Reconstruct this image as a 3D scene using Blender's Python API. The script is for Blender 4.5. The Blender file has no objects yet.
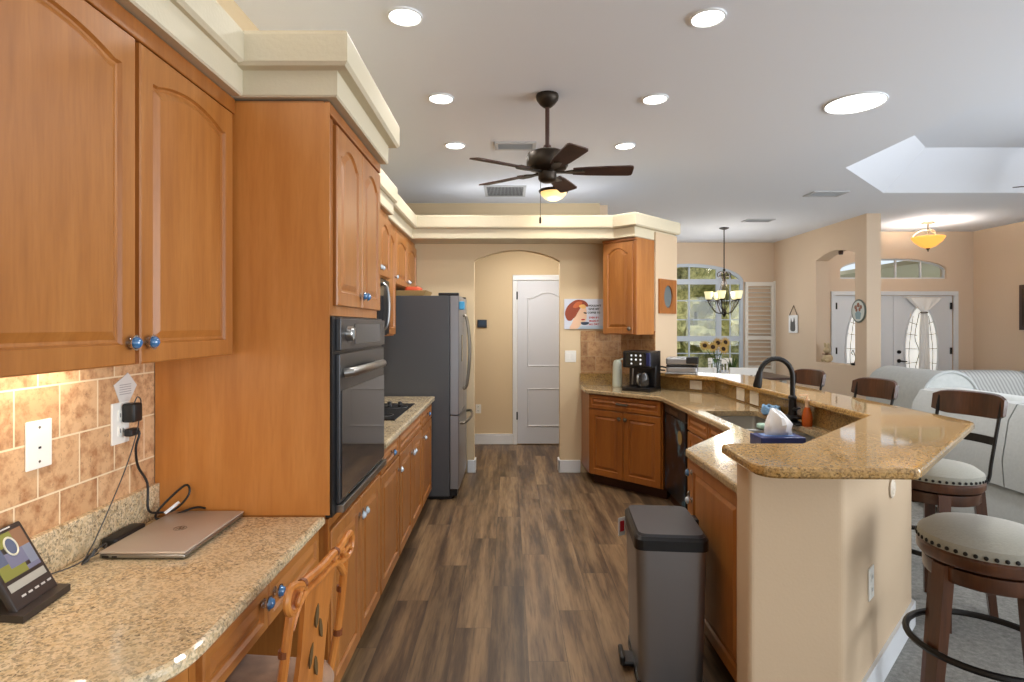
import bpy, bmesh, math, random
from mathutils import Vector, Matrix
random.seed(7)
PI = math.pi
SC = bpy.context.scene
COL = SC.collection

# ------------------------------------------------------------------ camera, world, lights, exposure
cam_d = bpy.data.cameras.new('camera'); cam = bpy.data.objects.new('camera', cam_d); COL.objects.link(cam)
cam.location = (0, 0, 1.52); cam.rotation_euler = (PI/2, 0, 0)
cam_d.sensor_width = 36; cam_d.lens = 36*575/1024
cam_d.shift_x = 3/1024; cam_d.shift_y = -15/1024
cam_d.clip_start = .02; cam_d.clip_end = 200
SC.camera = cam
vs = SC.view_settings
vs.view_transform = 'Standard'; vs.look = 'None'; vs.exposure = 0.1; vs.gamma = 1; vs.use_curve_mapping = False
try:
    SC.cycles.use_denoising = True
    SC.cycles.max_bounces = 8
    SC.cycles.diffuse_bounces = 4
    SC.cycles.sample_clamp_indirect = 6
    SC.cycles.caustics_reflective = False; SC.cycles.caustics_refractive = False
except Exception:
    pass
world = bpy.data.worlds.new('sky'); SC.world = world; world.use_nodes = True
wn = world.node_tree.nodes['Background']
wn.inputs[0].default_value = (.80, .90, 1.0, 1); wn.inputs[1].default_value = 1.0

def lamp(name, kind, loc, energy, color=(1, 1, 1), rot=(0, 0, 0), **kw):
    d = bpy.data.lights.new(name, kind); d.energy = energy; d.color = color
    for k, v in kw.items(): setattr(d, k, v)
    o = bpy.data.objects.new(name, d); COL.objects.link(o); o.location = loc; o.rotation_euler = rot
    return o
WARM = (1.0, .86, .68); NEUT = (1.0, .97, .93); DAY = (.90, .95, 1.0)
lamp('sun', 'SUN', (0, 0, 20), 1.6, (1, .95, .85), (math.radians(52), 0, math.radians(-15)), angle=.02)
# daylight from the sliding doors behind and the living room windows
lamp('daylight_rear', 'AREA', (.6, -6.45, 1.45), 30, DAY, (math.radians(90), 0, 0), shape='RECTANGLE', size=3.4, size_y=2.4)
lamp('daylight_living', 'AREA', (4.9, -6.45, 1.45), 110, DAY, (math.radians(90), 0, 0), shape='RECTANGLE', size=3.4, size_y=2.1)
lamp('daylight_right', 'AREA', (7.6, .4, 1.45), 425, DAY, (math.radians(90), 0, math.radians(90)), shape='RECTANGLE', size=6.4, size_y=2.4)
lamp('daylight_dining', 'AREA', (3.4, 10.8, 1.6), 14, DAY, (math.radians(-90), 0, 0), shape='RECTANGLE', size=1.9, size_y=1.9)
CANS = [(-.53, 2.93), (1.017, 2.94), (-.471, 3.985), (1.014, 3.993), (-.471, 5.02), (1.015, 5.03)]
for i, (x, y) in enumerate(CANS):
    lamp('can_lamp', 'AREA', (x, y, 3.088), 8, NEUT, shape='DISK', size=.15, spread=math.radians(150))
lamp('sky_tube_lamp', 'AREA', (2.45, 4.07, 3.085), 26, (1, 1, 1), shape='DISK', size=.36)

# ------------------------------------------------------------------ materials
def lin(c):
    return tuple(((v/255)/12.92 if v <= 10 else ((v/255+.055)/1.055)**2.4) for v in c) + (1,)
def mat(name, rgb, rough=.5, metal=0, spec=.5, emis=None, estr=0, trans=0, alpha=1, coat=0, sheen=0):
    m = bpy.data.materials.new(name); m.use_nodes = True
    b = m.node_tree.nodes['Principled BSDF']
    b.inputs['Base Color'].default_value = lin(rgb)
    b.inputs['Roughness'].default_value = rough; b.inputs['Metallic'].default_value = metal
    b.inputs['Specular IOR Level'].default_value = spec
    b.inputs['Transmission Weight'].default_value = trans; b.inputs['Alpha'].default_value = alpha
    b.inputs['Coat Weight'].default_value = coat
    if sheen: b.inputs['Sheen Weight'].default_value = sheen
    if emis: b.inputs['Emission Color'].default_value = lin(emis); b.inputs['Emission Strength'].default_value = estr
    return m
class N:
    def __init__(s, m): s.t = m.node_tree; s.b = s.t.nodes['Principled BSDF']
    def n(s, typ, **kw):
        o = s.t.nodes.new(typ)
        for k, v in kw.items():
            if k.startswith('i_'):
                key = k[2:]; key = int(key) if key.isdigit() else key.replace('_', ' ')
                o.inputs[key].default_value = v
            else: setattr(o, k, v)
        return o
    def l(s, a, b): s.t.links.new(a, b)
    def coord(s, scale=(1, 1, 1), loc=(0, 0, 0), rot=(0, 0, 0)):
        c = s.n('ShaderNodeTexCoord'); mp = s.n('ShaderNodeMapping')
        mp.inputs['Scale'].default_value = scale; mp.inputs['Location'].default_value = loc; mp.inputs['Rotation'].default_value = rot
        s.l(c.outputs['Object'], mp.inputs['Vector']); return mp.outputs['Vector']
    def noise(s, vec, scale, detail=3, rough=.5):
        o = s.n('ShaderNodeTexNoise'); o.inputs['Scale'].default_value = scale; o.inputs['Detail'].default_value = detail; o.inputs['Roughness'].default_value = rough
        s.l(vec, o.inputs['Vector']); return o.outputs['Fac']
    def ramp(s, fac, stops):
        r = s.n('ShaderNodeValToRGB'); e = r.color_ramp.elements
        while len(e) < len(stops): e.new(.5)
        for el, (p, c) in zip(e, stops): el.position = p; el.color = c if len(c) == 4 else lin(c)
        s.l(fac, r.inputs['Fac']); return r.outputs['Color']
    def mix(s, a, b, fac, mode='MIX'):
        o = s.n('ShaderNodeMix', data_type='RGBA', blend_type=mode)
        if isinstance(fac, (int, float)): o.inputs[0].default_value = fac
        else: s.l(fac, o.inputs[0])
        for sock, v in ((o.inputs[6], a), (o.inputs[7], b)):
            if isinstance(v, tuple): sock.default_value = v if len(v) == 4 else lin(v)
            else: s.l(v, sock)
        return o.outputs[2]
    def bump(s, h, strength=.2, dist=.01):
        o = s.n('ShaderNodeBump'); o.inputs['Strength'].default_value = strength; o.inputs['Distance'].default_value = dist
        s.l(h, o.inputs['Height']); s.l(o.outputs['Normal'], s.b.inputs['Normal'])
    def col(s, c): s.l(c, s.b.inputs['Base Color'])

def wood(name, dark, mid, light, rough=.42, horiz=False, scale=1, coat=.35):
    m = mat(name, mid, rough, coat=coat); g = N(m); g.b.inputs['Coat Roughness'].default_value = .28
    sc = (9, 9, .9) if not horiz else (9, .9, 9)
    v = g.coord(tuple(c*scale for c in sc))
    a = g.noise(v, 1.3, 4, .6)
    c1 = g.ramp(a, [(.25, dark), (.5, mid), (.75, light)])
    v2 = g.coord(tuple(c*scale*6 for c in sc))
    b = g.noise(v2, 2.0, 2, .5)
    c2 = g.mix(c1, dark, g.ramp(b, [(.45, (0, 0, 0, 1)), (.8, (.42, .42, .42, 1))]))
    g.col(c2); return m
def plaster(name, rgb, rough=.75, bump=.12, scale=90):
    m = mat(name, rgb, rough, spec=.25); g = N(m)
    v = g.coord(); h = g.noise(v, scale, 2); g.bump(h, bump, .004)
    return m
def granite(name, base, base2, dark, grey, rough=.1):
    m = mat(name, base, rough, coat=.3); g = N(m); v = g.coord()
    c = g.mix(base, base2, g.ramp(g.noise(v, 42, 4, .7), [(.42, (0, 0, 0, 1)), (.58, (1, 1, 1, 1))]))
    c = g.mix(c, grey, g.ramp(g.noise(v, 60, 3, .65), [(.53, (0, 0, 0, 1)), (.63, (.8, .8, .8, 1))]))
    c = g.mix(c, dark, g.ramp(g.noise(v, 85, 4, .7), [(.56, (0, 0, 0, 1)), (.63, (1, 1, 1, 1))]))
    wob = g.n('ShaderNodeVectorMath', operation='MULTIPLY_ADD'); nz = g.n('ShaderNodeTexNoise'); nz.inputs['Scale'].default_value = 60; g.l(v, nz.inputs['Vector'])
    g.l(nz.outputs['Color'], wob.inputs[0]); wob.inputs[1].default_value = (.012, .012, .012); g.l(v, wob.inputs[2])
    vo = g.n('ShaderNodeTexVoronoi'); vo.inputs['Scale'].default_value = 165; g.l(wob.outputs[0], vo.inputs['Vector'])
    spc = g.n('ShaderNodeSeparateColor'); g.l(vo.outputs['Color'], spc.inputs[0])
    cell = g.ramp(spc.outputs[0], [(.05, dark), (.14, tuple(int(q*.72) for q in grey)), (.30, grey), (.45, base), (.75, base2), (1, tuple(min(255, int(q*1.06)) for q in base2))])
    c = g.mix(c, cell, .52)
    big = g.noise(v, 6, 3)
    c = g.mix(c, base2, g.ramp(big, [(.45, (0, 0, 0, 1)), (.7, (.45, .45, .45, 1))]))
    g.col(c); return m

M = {}
M['ceil'] = plaster('ceiling paint', (230, 234, 242), .85, .06, 60)
M['wall'] = plaster('tan wall paint', (222, 200, 175))
M['walldim'] = plaster('dimmed tan wall paint', (206, 182, 152))  # darker copy of the tan paint, dimming bar and pier by colour
M['wallk'] = plaster('cream wall paint', (216, 194, 158))
M['soffit'] = plaster('cream soffit plaster', (210, 199, 173), .6, .25, 70)
M['white'] = mat('white trim paint', (226, 228, 230), .4)
M['doorw'] = mat('white door paint', (208, 211, 218), .45)
M['wood'] = wood('honey maple', (146, 86, 32), (168, 106, 46), (184, 122, 60))
M['woodh'] = wood('honey maple across', (146, 86, 32), (168, 106, 46), (184, 122, 60), horiz=True)
M['woodd'] = wood('dark honey cabinet wood', (134, 74, 22), (156, 92, 32), (168, 104, 42))
M['panel'] = wood('maple side panel', (180, 110, 46), (197, 128, 60), (208, 141, 74), .35)
M['kick'] = mat('dark toe kick', (66, 36, 18), .6)
M['granite'] = granite('gold granite', (206, 178, 134), (226, 206, 170), (74, 62, 44), (146, 136, 112))
M['granitedim'] = granite('dimmed gold granite', (178, 150, 108), (198, 172, 132), (64, 50, 34), (126, 114, 92))  # same granite, darkened in colour for the dimmer right-hand worktop
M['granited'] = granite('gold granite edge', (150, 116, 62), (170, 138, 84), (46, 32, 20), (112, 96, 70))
M['steel'] = mat('stainless steel', (168, 168, 166), .28, 1)
M['sinksteel'] = mat('brushed sink steel', (196, 194, 188), .3, 1)
M['dsteel'] = mat('dark stainless', (92, 93, 96), .33, .85)
M['dside'] = mat('dark grey fridge paint', (84, 85, 88), .45, .3)
M['black'] = mat('black plastic', (16, 16, 18), .35)
M['gloss'] = mat('black glass', (10, 10, 12), .06, spec=.7)
M['ovenglass'] = mat('smoked oven glass', (34, 34, 37), .07, spec=1.0, coat=.6)
M['bronze'] = mat('oil rubbed bronze', (52, 44, 36), .4, .7)
M['matteblack'] = mat('matte black metal', (28, 25, 23), .4, .5)
M['chrome'] = mat('polished chrome', (210, 210, 210), .15, 1)
M['pewter'] = mat('pewter', (120, 112, 100), .35, .9)
M['blueglass'] = mat('blue crystal', (52, 112, 164), .05, spec=1, coat=1)
M['iceglass'] = mat('pale crystal', (196, 210, 222), .05, spec=1, coat=1)
M['lens'] = mat('lit lamp lens', (255, 255, 255), .5, emis=(255, 252, 244), estr=6)
M['plate'] = mat('white switch plate', (236, 234, 226), .35)
M['rail'] = wood('walnut stool wood', (40, 22, 12), (70, 40, 22), (92, 56, 32), .35)
M['stoolwood'] = wood('chestnut stool wood', (44, 23, 11), (80, 45, 23), (104, 61, 33), .35)
M['blade'] = wood('walnut fan blade', (40, 22, 17), (62, 36, 28), (74, 45, 35), .6, scale=.6, coat=0)
M['amber'] = mat('amber alabaster glass', (240, 196, 120), .3, emis=(255, 176, 62), estr=.85)
M['creamglass'] = mat('cream alabaster glass', (250, 228, 176), .3, emis=(255, 206, 120), estr=.75)
M['shade'] = mat('frosted lamp shade', (240, 236, 200), .4, emis=(255, 240, 180), estr=.7)
M['paper'] = mat('white paper', (240, 240, 240), .8)
M['sign'] = mat('enamel sign white', (214, 220, 232), .35)
M['rattan'] = wood('rattan cane', (140, 78, 28), (186, 114, 48), (208, 140, 70), .35)
M['leaf'] = mat('green leaves', (74, 104, 50), .6)
M['rubber'] = mat('black cable', (18, 18, 18), .5)
M['greycable'] = mat('grey cable', (62, 60, 58), .5)
M['louver'] = mat('shutter louver white', (238, 234, 226), .5)

def fabric(name, rgb, rgb2, scale=60, rough=.9, bump=.3):
    m = mat(name, rgb, rough, spec=.2, sheen=.3); g = N(m); v = g.coord()
    f = g.noise(v, scale, 3); g.col(g.mix(rgb, rgb2, f)); g.bump(f, bump, .004); return m
M['sofa'] = fabric('pale grey chenille', (198, 200, 196), (176, 180, 178), 30)
M['sofag'] = fabric('grey sofa cloth', (190, 193, 191), (172, 176, 175), 50)
M['seatcloth'] = fabric('oatmeal seat linen', (172, 170, 158), (156, 154, 143), 120)
M['cushion'] = fabric('brown chair cushion', (184, 144, 112), (116, 84, 62), 22)
def striped(name, a, b, freq):
    m = mat(name, a, .9, spec=.2); g = N(m); v = g.coord((1, 1, 1), rot=(0, .5, .35))
    w = g.n('ShaderNodeTexWave', wave_type='BANDS'); w.inputs['Scale'].default_value = freq; w.inputs['Distortion'].default_value = 1.5
    g.l(v, w.inputs['Vector']); g.col(g.mix(a, b, w.outputs['Fac'])); return m
M['stripe'] = striped('striped grey cushion cloth', (186, 186, 182), (150, 150, 148), 9)

def floor_mat():
    m = mat('rustic plank floor', (110, 88, 68), .38, spec=.4); g = N(m)
    c = g.n('ShaderNodeTexCoord'); sp = g.n('ShaderNodeSeparateXYZ'); g.l(c.outputs['Object'], sp.inputs[0])
    cb = g.n('ShaderNodeCombineXYZ'); g.l(sp.outputs['X'], cb.inputs['Y'])
    m_ = lambda op, a, k: (lambda o: (g.l(a, o.inputs[0]), setattr(o.inputs[1], 'default_value', k), o.outputs[0])[2])(g.n('ShaderNodeMath', operation=op))
    row = m_('FLOOR', m_('DIVIDE', m_('ADD', sp.outputs['X'], .09), .178), 0)
    shf = m_('MULTIPLY', m_('FRACT', m_('MULTIPLY', row, .618034), 0), 1.22)
    yy = g.n('ShaderNodeMath', operation='ADD'); g.l(sp.outputs['Y'], yy.inputs[0]); g.l(shf, yy.inputs[1]); g.l(yy.outputs[0], cb.inputs['X'])
    br = g.n('ShaderNodeTexBrick', offset=0.0, offset_frequency=2)
    for k, v in dict(Scale=1, Mortar_Size=.0012, Brick_Width=1.22, Row_Height=.178, Bias=0).items(): br.inputs[k.replace('_', ' ')].default_value = v
    br.inputs['Color1'].default_value = (0, 0, 0, 1); br.inputs['Color2'].default_value = (1, 1, 1, 1); br.inputs['Mortar'].default_value = (.3, .3, .3, 1)
    mp = g.n('ShaderNodeMapping'); mp.inputs['Location'].default_value = (.3, .09, 0); g.l(cb.outputs[0], mp.inputs['Vector'])
    g.l(mp.outputs[0], br.inputs['Vector'])
    # shift the grain per plank
    ad = g.n('ShaderNodeVectorMath', operation='MULTIPLY_ADD'); g.l(br.outputs['Color'], ad.inputs[0]); ad.inputs[1].default_value = (7, 13, 3)
    g.l(c.outputs['Object'], ad.inputs[2])
    m1 = g.n('ShaderNodeMapping'); m1.inputs['Scale'].default_value = (11, .85, 1); g.l(ad.outputs[0], m1.inputs['Vector'])
    n1 = g.noise(m1.outputs[0], 1.0, 5, .65)
    m2 = g.n('ShaderNodeMapping'); m2.inputs['Scale'].default_value = (60, 4, 1); g.l(ad.outputs[0], m2.inputs['Vector'])
    n2 = g.noise(m2.outputs[0], 1.0, 3, .6)
    col = g.ramp(n1, [(.30, (58, 46, 36)), (.43, (98, 79, 60)), (.55, (136, 112, 84)), (.72, (164, 138, 104))])
    col = g.mix(col, (70, 54, 42), g.ramp(n2, [(.5, (0, 0, 0, 1)), (.72, (.6, .6, .6, 1))]))
    col = g.mix(col, g.ramp(br.outputs['Color'], [(0, (176, 168, 160)), (.5, (236, 228, 218)), (1, (206, 194, 180))]), .8, 'MULTIPLY')
    col = g.mix(col, (66, 52, 42), br.outputs['Fac'])
    g.col(col); g.bump(n2, .06, .003); return m
M['floor'] = floor_mat()
def carpet_mat():
    m = mat('grey carpet', (150, 148, 142), .95, spec=.1); g = N(m); v = g.coord()
    f = g.noise(v, 40, 5, .8); g.col(g.ramp(f, [(.3, (122, 121, 117)), (.7, (172, 170, 164))])); g.bump(g.noise(v, 220, 2), .5, .01); return m
M['carpet'] = carpet_mat()
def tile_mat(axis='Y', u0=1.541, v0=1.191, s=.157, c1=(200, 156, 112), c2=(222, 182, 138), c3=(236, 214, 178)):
    m = mat('tumbled travertine tile', (190, 140, 92), .5); g = N(m)
    c = g.n('ShaderNodeTexCoord'); sp = g.n('ShaderNodeSeparateXYZ'); g.l(c.outputs['Object'], sp.inputs[0])
    cb = g.n('ShaderNodeCombineXYZ'); g.l(sp.outputs[axis], cb.inputs['X']); g.l(sp.outputs['Z'], cb.inputs['Y'])
    mp = g.n('ShaderNodeMapping', vector_type='POINT')
    mp.inputs['Scale'].default_value = (1/s, 1/s, 1); mp.inputs['Location'].default_value = (-u0/s + .5, -v0/s + 10, 0)
    g.l(cb.outputs[0], mp.inputs['Vector'])
    br = g.n('ShaderNodeTexBrick', offset=.5, offset_frequency=2)
    for k, v in dict(Scale=1, Mortar_Size=.018, Mortar_Smooth=.1, Brick_Width=1, Row_Height=1, Bias=0).items(): br.inputs[k.replace('_', ' ')].default_value = v
    br.inputs['Color1'].default_value = lin(c1); br.inputs['Color2'].default_value = lin(c2); br.inputs['Mortar'].default_value = lin((226, 200, 160))
    g.l(mp.outputs[0], br.inputs['Vector'])
    v = g.coord()
    f = g.ramp(g.noise(v, 22, 5, .7), [(.32, (176, 132, 96)), (.55, (255, 255, 255)), (1, (255, 255, 255))])
    col = g.mix(br.outputs['Color'], f, .75, 'MULTIPLY')
    f2 = g.ramp(g.noise(v, 60, 3, .7), [(.60, (0, 0, 0, 1)), (.72, (.6, .6, .6, 1))])
    col = g.mix(col, (128, 88, 60), f2)
    col = g.mix(col, lin(c3), br.outputs['Fac'])
    g.col(col); g.bump(br.outputs['Fac'], -.4, .004); return m
M['tile'] = tile_mat()
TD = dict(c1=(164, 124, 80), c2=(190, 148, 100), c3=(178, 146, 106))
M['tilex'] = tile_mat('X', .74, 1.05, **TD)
def foliage_mat(name, a, b):
    m = mat(name, a, .8); g = N(m); v = g.coord(); g.col(g.ramp(g.noise(v, 7, 6, .85), [(.32, tuple(int(c*.62) for c in a)), (.45, a), (.62, b)])); return m
M['garden'] = foliage_mat('sunlit garden leaves', (138, 138, 84), (204, 196, 134))
M['lawn'] = foliage_mat('lawn', (120, 128, 66), (168, 166, 96))

# ------------------------------------------------------------------ mesh helpers
def off_poly(pts, d):
    """inset a polygon by d (counter-clockwise positive = inwards)"""
    n = len(pts); out = []
    area = sum(pts[i][0]*pts[(i+1) % n][1]-pts[(i+1) % n][0]*pts[i][1] for i in range(n))
    s = 1 if area > 0 else -1
    for i in range(n):
        a, b, c = Vector(pts[i-1][:2]), Vector(pts[i][:2]), Vector(pts[(i+1) % n][:2])
        e1 = (b-a).normalized(); e2 = (c-b).normalized()
        n1 = Vector((-e1.y, e1.x))*s; n2 = Vector((-e2.y, e2.x))*s
        k = 1+n1.dot(n2)
        if k < .2: k = .2
        out.append(tuple(b+(n1+n2)*(d/k)))
    return out
def round_poly(pts, radii, seg=6):
    n = len(pts); out = []
    for i in range(n):
        r = radii.get(i, 0) if isinstance(radii, dict) else radii
        b = Vector(pts[i][:2])
        if r <= 0: out.append(tuple(b)); continue
        a = Vector(pts[i-1][:2]); c = Vector(pts[(i+1) % n][:2])
        r_ = min(r, (a-b).length*.45, (c-b).length*.45)
        p = b+(a-b).normalized()*r_; q = b+(c-b).normalized()*r_
        for k in range(seg+1):
            t = k/seg
            out.append(tuple(p*(1-t)**2+b*2*t*(1-t)+q*t*t))
    return out

class Fr:
    """local frame: u along U, n outwards along Nv, z up"""
    def __init__(s, o, U, Nv):
        s.o = Vector((o[0], o[1], o[2] if len(o) > 2 else 0)); s.U = Vector((U[0], U[1], 0)).normalized(); s.N = Vector((Nv[0], Nv[1], 0)).normalized()
    def __call__(s, p): return s.o+s.U*p[0]+s.N*p[1]+Vector((0, 0, p[2]))

class MB:
    def __init__(s, fr=None): s.v = []; s.f = []; s.mi = []; s.sm = []; s.m = 0; s.fr = fr; s.smooth = False
    def add(s, vs, fs, smooth=None):
        k = len(s.v)
        for p in vs:
            p = s.fr(p) if s.fr else p
            s.v.append(tuple(p))
        for f in fs:
            s.f.append([i+k for i in f]); s.mi.append(s.m); s.sm.append(s.smooth if smooth is None else smooth)
        return s
    def addbm(s, bm, smooth=None):
        bm.verts.index_update()
        s.add([tuple(v.co) for v in bm.verts], [[v.index for v in f.verts] for f in bm.faces], smooth); bm.free(); return s
    def box(s, x0, y0, z0, x1, y1, z1, bev=0, seg=2, smooth=None):
        x0, x1 = sorted((x0, x1)); y0, y1 = sorted((y0, y1)); z0, z1 = sorted((z0, z1))
        vs = [(x, y, z) for x in (x0, x1) for y in (y0, y1) for z in (z0, z1)]
        fs = [(0, 1, 3, 2), (4, 6, 7, 5), (0, 4, 5, 1), (2, 3, 7, 6), (0, 2, 6, 4), (1, 5, 7, 3)]
        if not bev: return s.add(vs, fs, smooth)
        bm = bmesh.new(); bv = [bm.verts.new(v) for v in vs]
        for f in fs: bm.faces.new([bv[i] for i in f])
        bev = min(bev, .49*min(x1-x0, y1-y0, z1-z0))
        bmesh.ops.bevel(bm, geom=bm.edges[:], offset=bev, segments=seg, profile=.5, affect='EDGES')
        return s.addbm(bm, smooth if smooth is not None else seg > 2)
    def fill(s, loops, fn, smooth=False):
        """flat cap over an outer loop and holes, fn maps (a,b) to 3d"""
        bm = bmesh.new(); es = []
        for lp in loops:
            vs = [bm.verts.new((p[0], p[1], 0)) for p in lp]
            for i in range(len(vs)): es.append(bm.edges.new((vs[i-1], vs[i])))
        bmesh.ops.triangle_fill(bm, use_beauty=True, use_dissolve=False, edges=es, normal=(0, 0, 1))
        bm.verts.index_update()
        s.add([fn(v.co.x, v.co.y) for v in bm.verts], [[v.index for v in f.verts] for f in bm.faces], smooth); bm.free()
    def extr(s, outer, t0, t1, fn, holes=()):
        """extrude a 2d outline with holes; fn(a,b,t)->3d"""
        for lp in [outer]+list(holes):
            n = len(lp)
            s.add([fn(p[0], p[1], t0) for p in lp]+[fn(p[0], p[1], t1) for p in lp], [(i, (i+1) % n, n+(i+1) % n, n+i) for i in range(n)])
        s.fill([outer]+list(holes), lambda a, b: fn(a, b, t0)); s.fill([outer]+list(holes), lambda a, b: fn(a, b, t1)); return s
    def prism(s, pts, z0, z1, holes=()):
        return s.extr(pts, z0, z1, lambda a, b, t: (a, b, t), holes)
    def slab(s, pts, z0, z1, holes=(), nose=.010, low=.004):
        """stone slab with a rounded nose"""
        prof = [(low, z0), (0, z0+low), (0, z1-nose), (nose*.3, z1-nose*.3), (nose, z1)]
        n = len(pts)
        loops = [off_poly(pts, d) for d, z in prof]
        vs = [(p[0], p[1], z) for lp, (d, z) in zip(loops, prof) for p in lp]
        fs = [(k*n+i, k*n+(i+1) % n, (k+1)*n+(i+1) % n, (k+1)*n+i) for k in range(len(prof)-1) for i in range(n)]
        s.add(vs, fs)
        for lp in holes:
            m = len(lp); s.add([(p[0], p[1], z0) for p in lp]+[(p[0], p[1], z1) for p in lp], [(i, (i+1) % m, m+(i+1) % m, m+i) for i in range(m)])
        s.fill([loops[0]]+list(holes), lambda a, b: (a, b, z0)); s.fill([loops[-1]]+list(holes), lambda a, b: (a, b, z1)); return s
    def loft(s, loops, cap=True, closed=True, smooth=None):
        n = len(loops[0]); vs = [p for lp in loops for p in lp]; fs = []
        for k in range(len(loops)-1):
            for i in range(n if closed else n-1):
                j = (i+1) % n; fs.append((k*n+i, k*n+j, (k+1)*n+j, (k+1)*n+i))
        if cap: fs.append(tuple(range(n))); fs.append(tuple(range((len(loops)-1)*n, len(loops)*n)))
        return s.add(vs, fs, smooth)
    def lathe(s, prof, c=(0, 0, 0), seg=24, axis=None, smooth=True, cap=True):
        ax = Vector(axis).normalized() if axis else Vector((0, 0, 1))
        a = Vector((1, 0, 0)) if abs(ax.x) < .9 else Vector((0, 1, 0))
        e1 = ax.cross(a).normalized(); e2 = ax.cross(e1); c = Vector(c)
        loops = [[tuple(c+ax*z+(e1*math.cos(2*PI*i/seg)+e2*math.sin(2*PI*i/seg))*max(r, .0004)) for i in range(seg)] for r, z in prof]
        return s.loft(loops, cap=cap, smooth=smooth)
    def ball(s, c, r, seg=16, sz=1.0):
        return s.lathe([(r*math.sin(PI*k/10), -r*sz*math.cos(PI*k/10)) for k in range(11)], c, seg)
    def tube(s, path, r, seg=8, closed=False, smooth=True):
        pts = [Vector(p) for p in path]; n = len(pts); rs = r if isinstance(r, (list, tuple)) else [r]*n
        loops = []; up = None
        for i, p in enumerate(pts):
            if closed: t = (pts[(i+1) % n]-pts[i-1]).normalized()
            else: t = (pts[min(i+1, n-1)]-pts[max(i-1, 0)]).normalized()
            if up is None:
                a = Vector((0, 0, 1)) if abs(t.z) < .9 else Vector((1, 0, 0)); up = (a-t*a.dot(t)).normalized()
            else: up = (up-t*up.dot(t)).normalized()
            b = t.cross(up)
            loops.append([tuple(p+(up*math.cos(2*PI*k/seg)+b*math.sin(2*PI*k/seg))*rs[i]) for k in range(seg)])
        if closed: loops.append(loops[0])
        return s.loft(loops, cap=not closed, smooth=smooth)
    def bar(s, a, b, w, h=None):
        """square bar between two points"""
        h = h or w; a = Vector(a); b = Vector(b); t = (b-a).normalized()
        r = Vector((0, 0, 1)) if abs(t.z) < .95 else Vector((0, 1, 0))
        x = t.cross(r).normalized()*w/2; y = x.cross(t).normalized()*h/2
        return s.loft([[tuple(p+x+y), tuple(p-x+y), tuple(p-x-y), tuple(p+x-y)] for p in (a, b)], smooth=False)

def spline(pts, k=6, closed=False):
    P = [Vector(p) for p in pts]; n = len(P); out = []
    rng = range(n if closed else n-1)
    for i in rng:
        p0 = P[i-1] if (closed or i > 0) else P[0]; p1 = P[i]; p2 = P[(i+1) % n]; p3 = P[(i+2) % n] if (closed or i+2 < n) else P[-1]
        for j in range(k):
            t = j/k
            out.append(.5*((2*p1)+(p2-p0)*t+(2*p0-5*p1+4*p2-p3)*t*t+(3*p1-p0-3*p2+p3)*t**3))
    if not closed: out.append(P[-1])
    return [tuple(p) for p in out]

def tagit(o, label=None, cat=None, group=None, kind=None):
    if label: o['label'] = label
    if cat: o['category'] = cat
    if group: o['group'] = group
    if kind: o['kind'] = kind
    return o
def thing(name, label, cat, loc=(0, 0, 0), rz=0, group=None, kind=None):
    o = bpy.data.objects.new(name, None); COL.objects.link(o); o.empty_display_size = .1
    o.location = loc; o.rotation_euler = (0, 0, rz)
    return tagit(o, label, cat, group, kind)
def root_of(o):
    while o.parent: o = o.parent
    return o
def part(name, mb, mats, parent=None, label=None, loc=None, kind=None):
    """mesh given in world coordinates (or in the local ones of a thing still at the origin)"""
    me = bpy.data.meshes.new(name)
    vs = mb.v
    if parent is not None:
        r = root_of(parent); mi = (Matrix.Translation(r.location) @ Matrix.Rotation(r.rotation_euler.z, 4, 'Z')).inverted()
        if r.type != 'EMPTY' : mi = Matrix.Translation(-r.location)
        vs = [tuple(mi @ Vector(v)) for v in vs]
    elif loc is not None:
        l = Vector(loc); vs = [tuple(Vector(v)-l) for v in vs]
    me.from_pydata(vs, [], mb.f)
    for m in (mats if isinstance(mats, (list, tuple)) else [mats]): me.materials.append(m)
    me.polygons.foreach_set('material_index', mb.mi); me.polygons.foreach_set('use_smooth', mb.sm)
    bm = bmesh.new(); bm.from_mesh(me); bmesh.ops.remove_doubles(bm, verts=bm.verts, dist=1e-5); bmesh.ops.recalc_face_normals(bm, faces=bm.faces); bm.to_mesh(me); bm.free()
    if any(mb.sm):
        try: me.set_sharp_from_angle(angle=math.radians(38))
        except Exception: pass
    o = bpy.data.objects.new(name, me); COL.objects.link(o)
    if parent is not None: o.parent = parent
    elif loc is not None: o.location = loc
    if label: o['label'] = label
    if kind: o['kind'] = kind
    return o
def solo(name, mb, mats, label, cat, loc=None, group=None, kind=None):
    if loc is None:
        xs, ys, zs = zip(*mb.v); loc = ((min(xs)+max(xs))/2, (min(ys)+max(ys))/2, min(zs))
    return tagit(part(name, mb, mats, None, loc=loc), label, cat, group, kind)
def struct(name, mb, mats, parent=None, label=None, cat=None):
    o = part(name, mb, mats, parent)
    if parent is None: o['kind'] = 'structure'
    if label: o['label'] = label
    if cat: o['category'] = cat
    return o
def copy_tree(o, parent=None):
    c = o.copy(); COL.objects.link(c)
    if parent is not None: c.parent = parent
    for ch in list(o.children): copy_tree(ch, c)
    return c
# ------------------------------------------------------------------ the setting
H = 3.10
XW = -1.335
def quad(mb, a, b, c, d): mb.add([a, b, c, d], [(0, 1, 2, 3)])
b = MB(); b.box(-1.6, -6.7, -.05, 7.9, 11.0, 0); struct('floor', b, M['floor'])
b = MB(); b.prism([(1.30, -6.5), (7.7, -6.5), (7.7, 10.85), (2.1, 10.85), (2.1, 5.2), (2.045, 5.0), (2.045, 2.916), (1.30, 2.17)], -.005, .008); struct('floor_carpet', b, M['carpet'])

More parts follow.
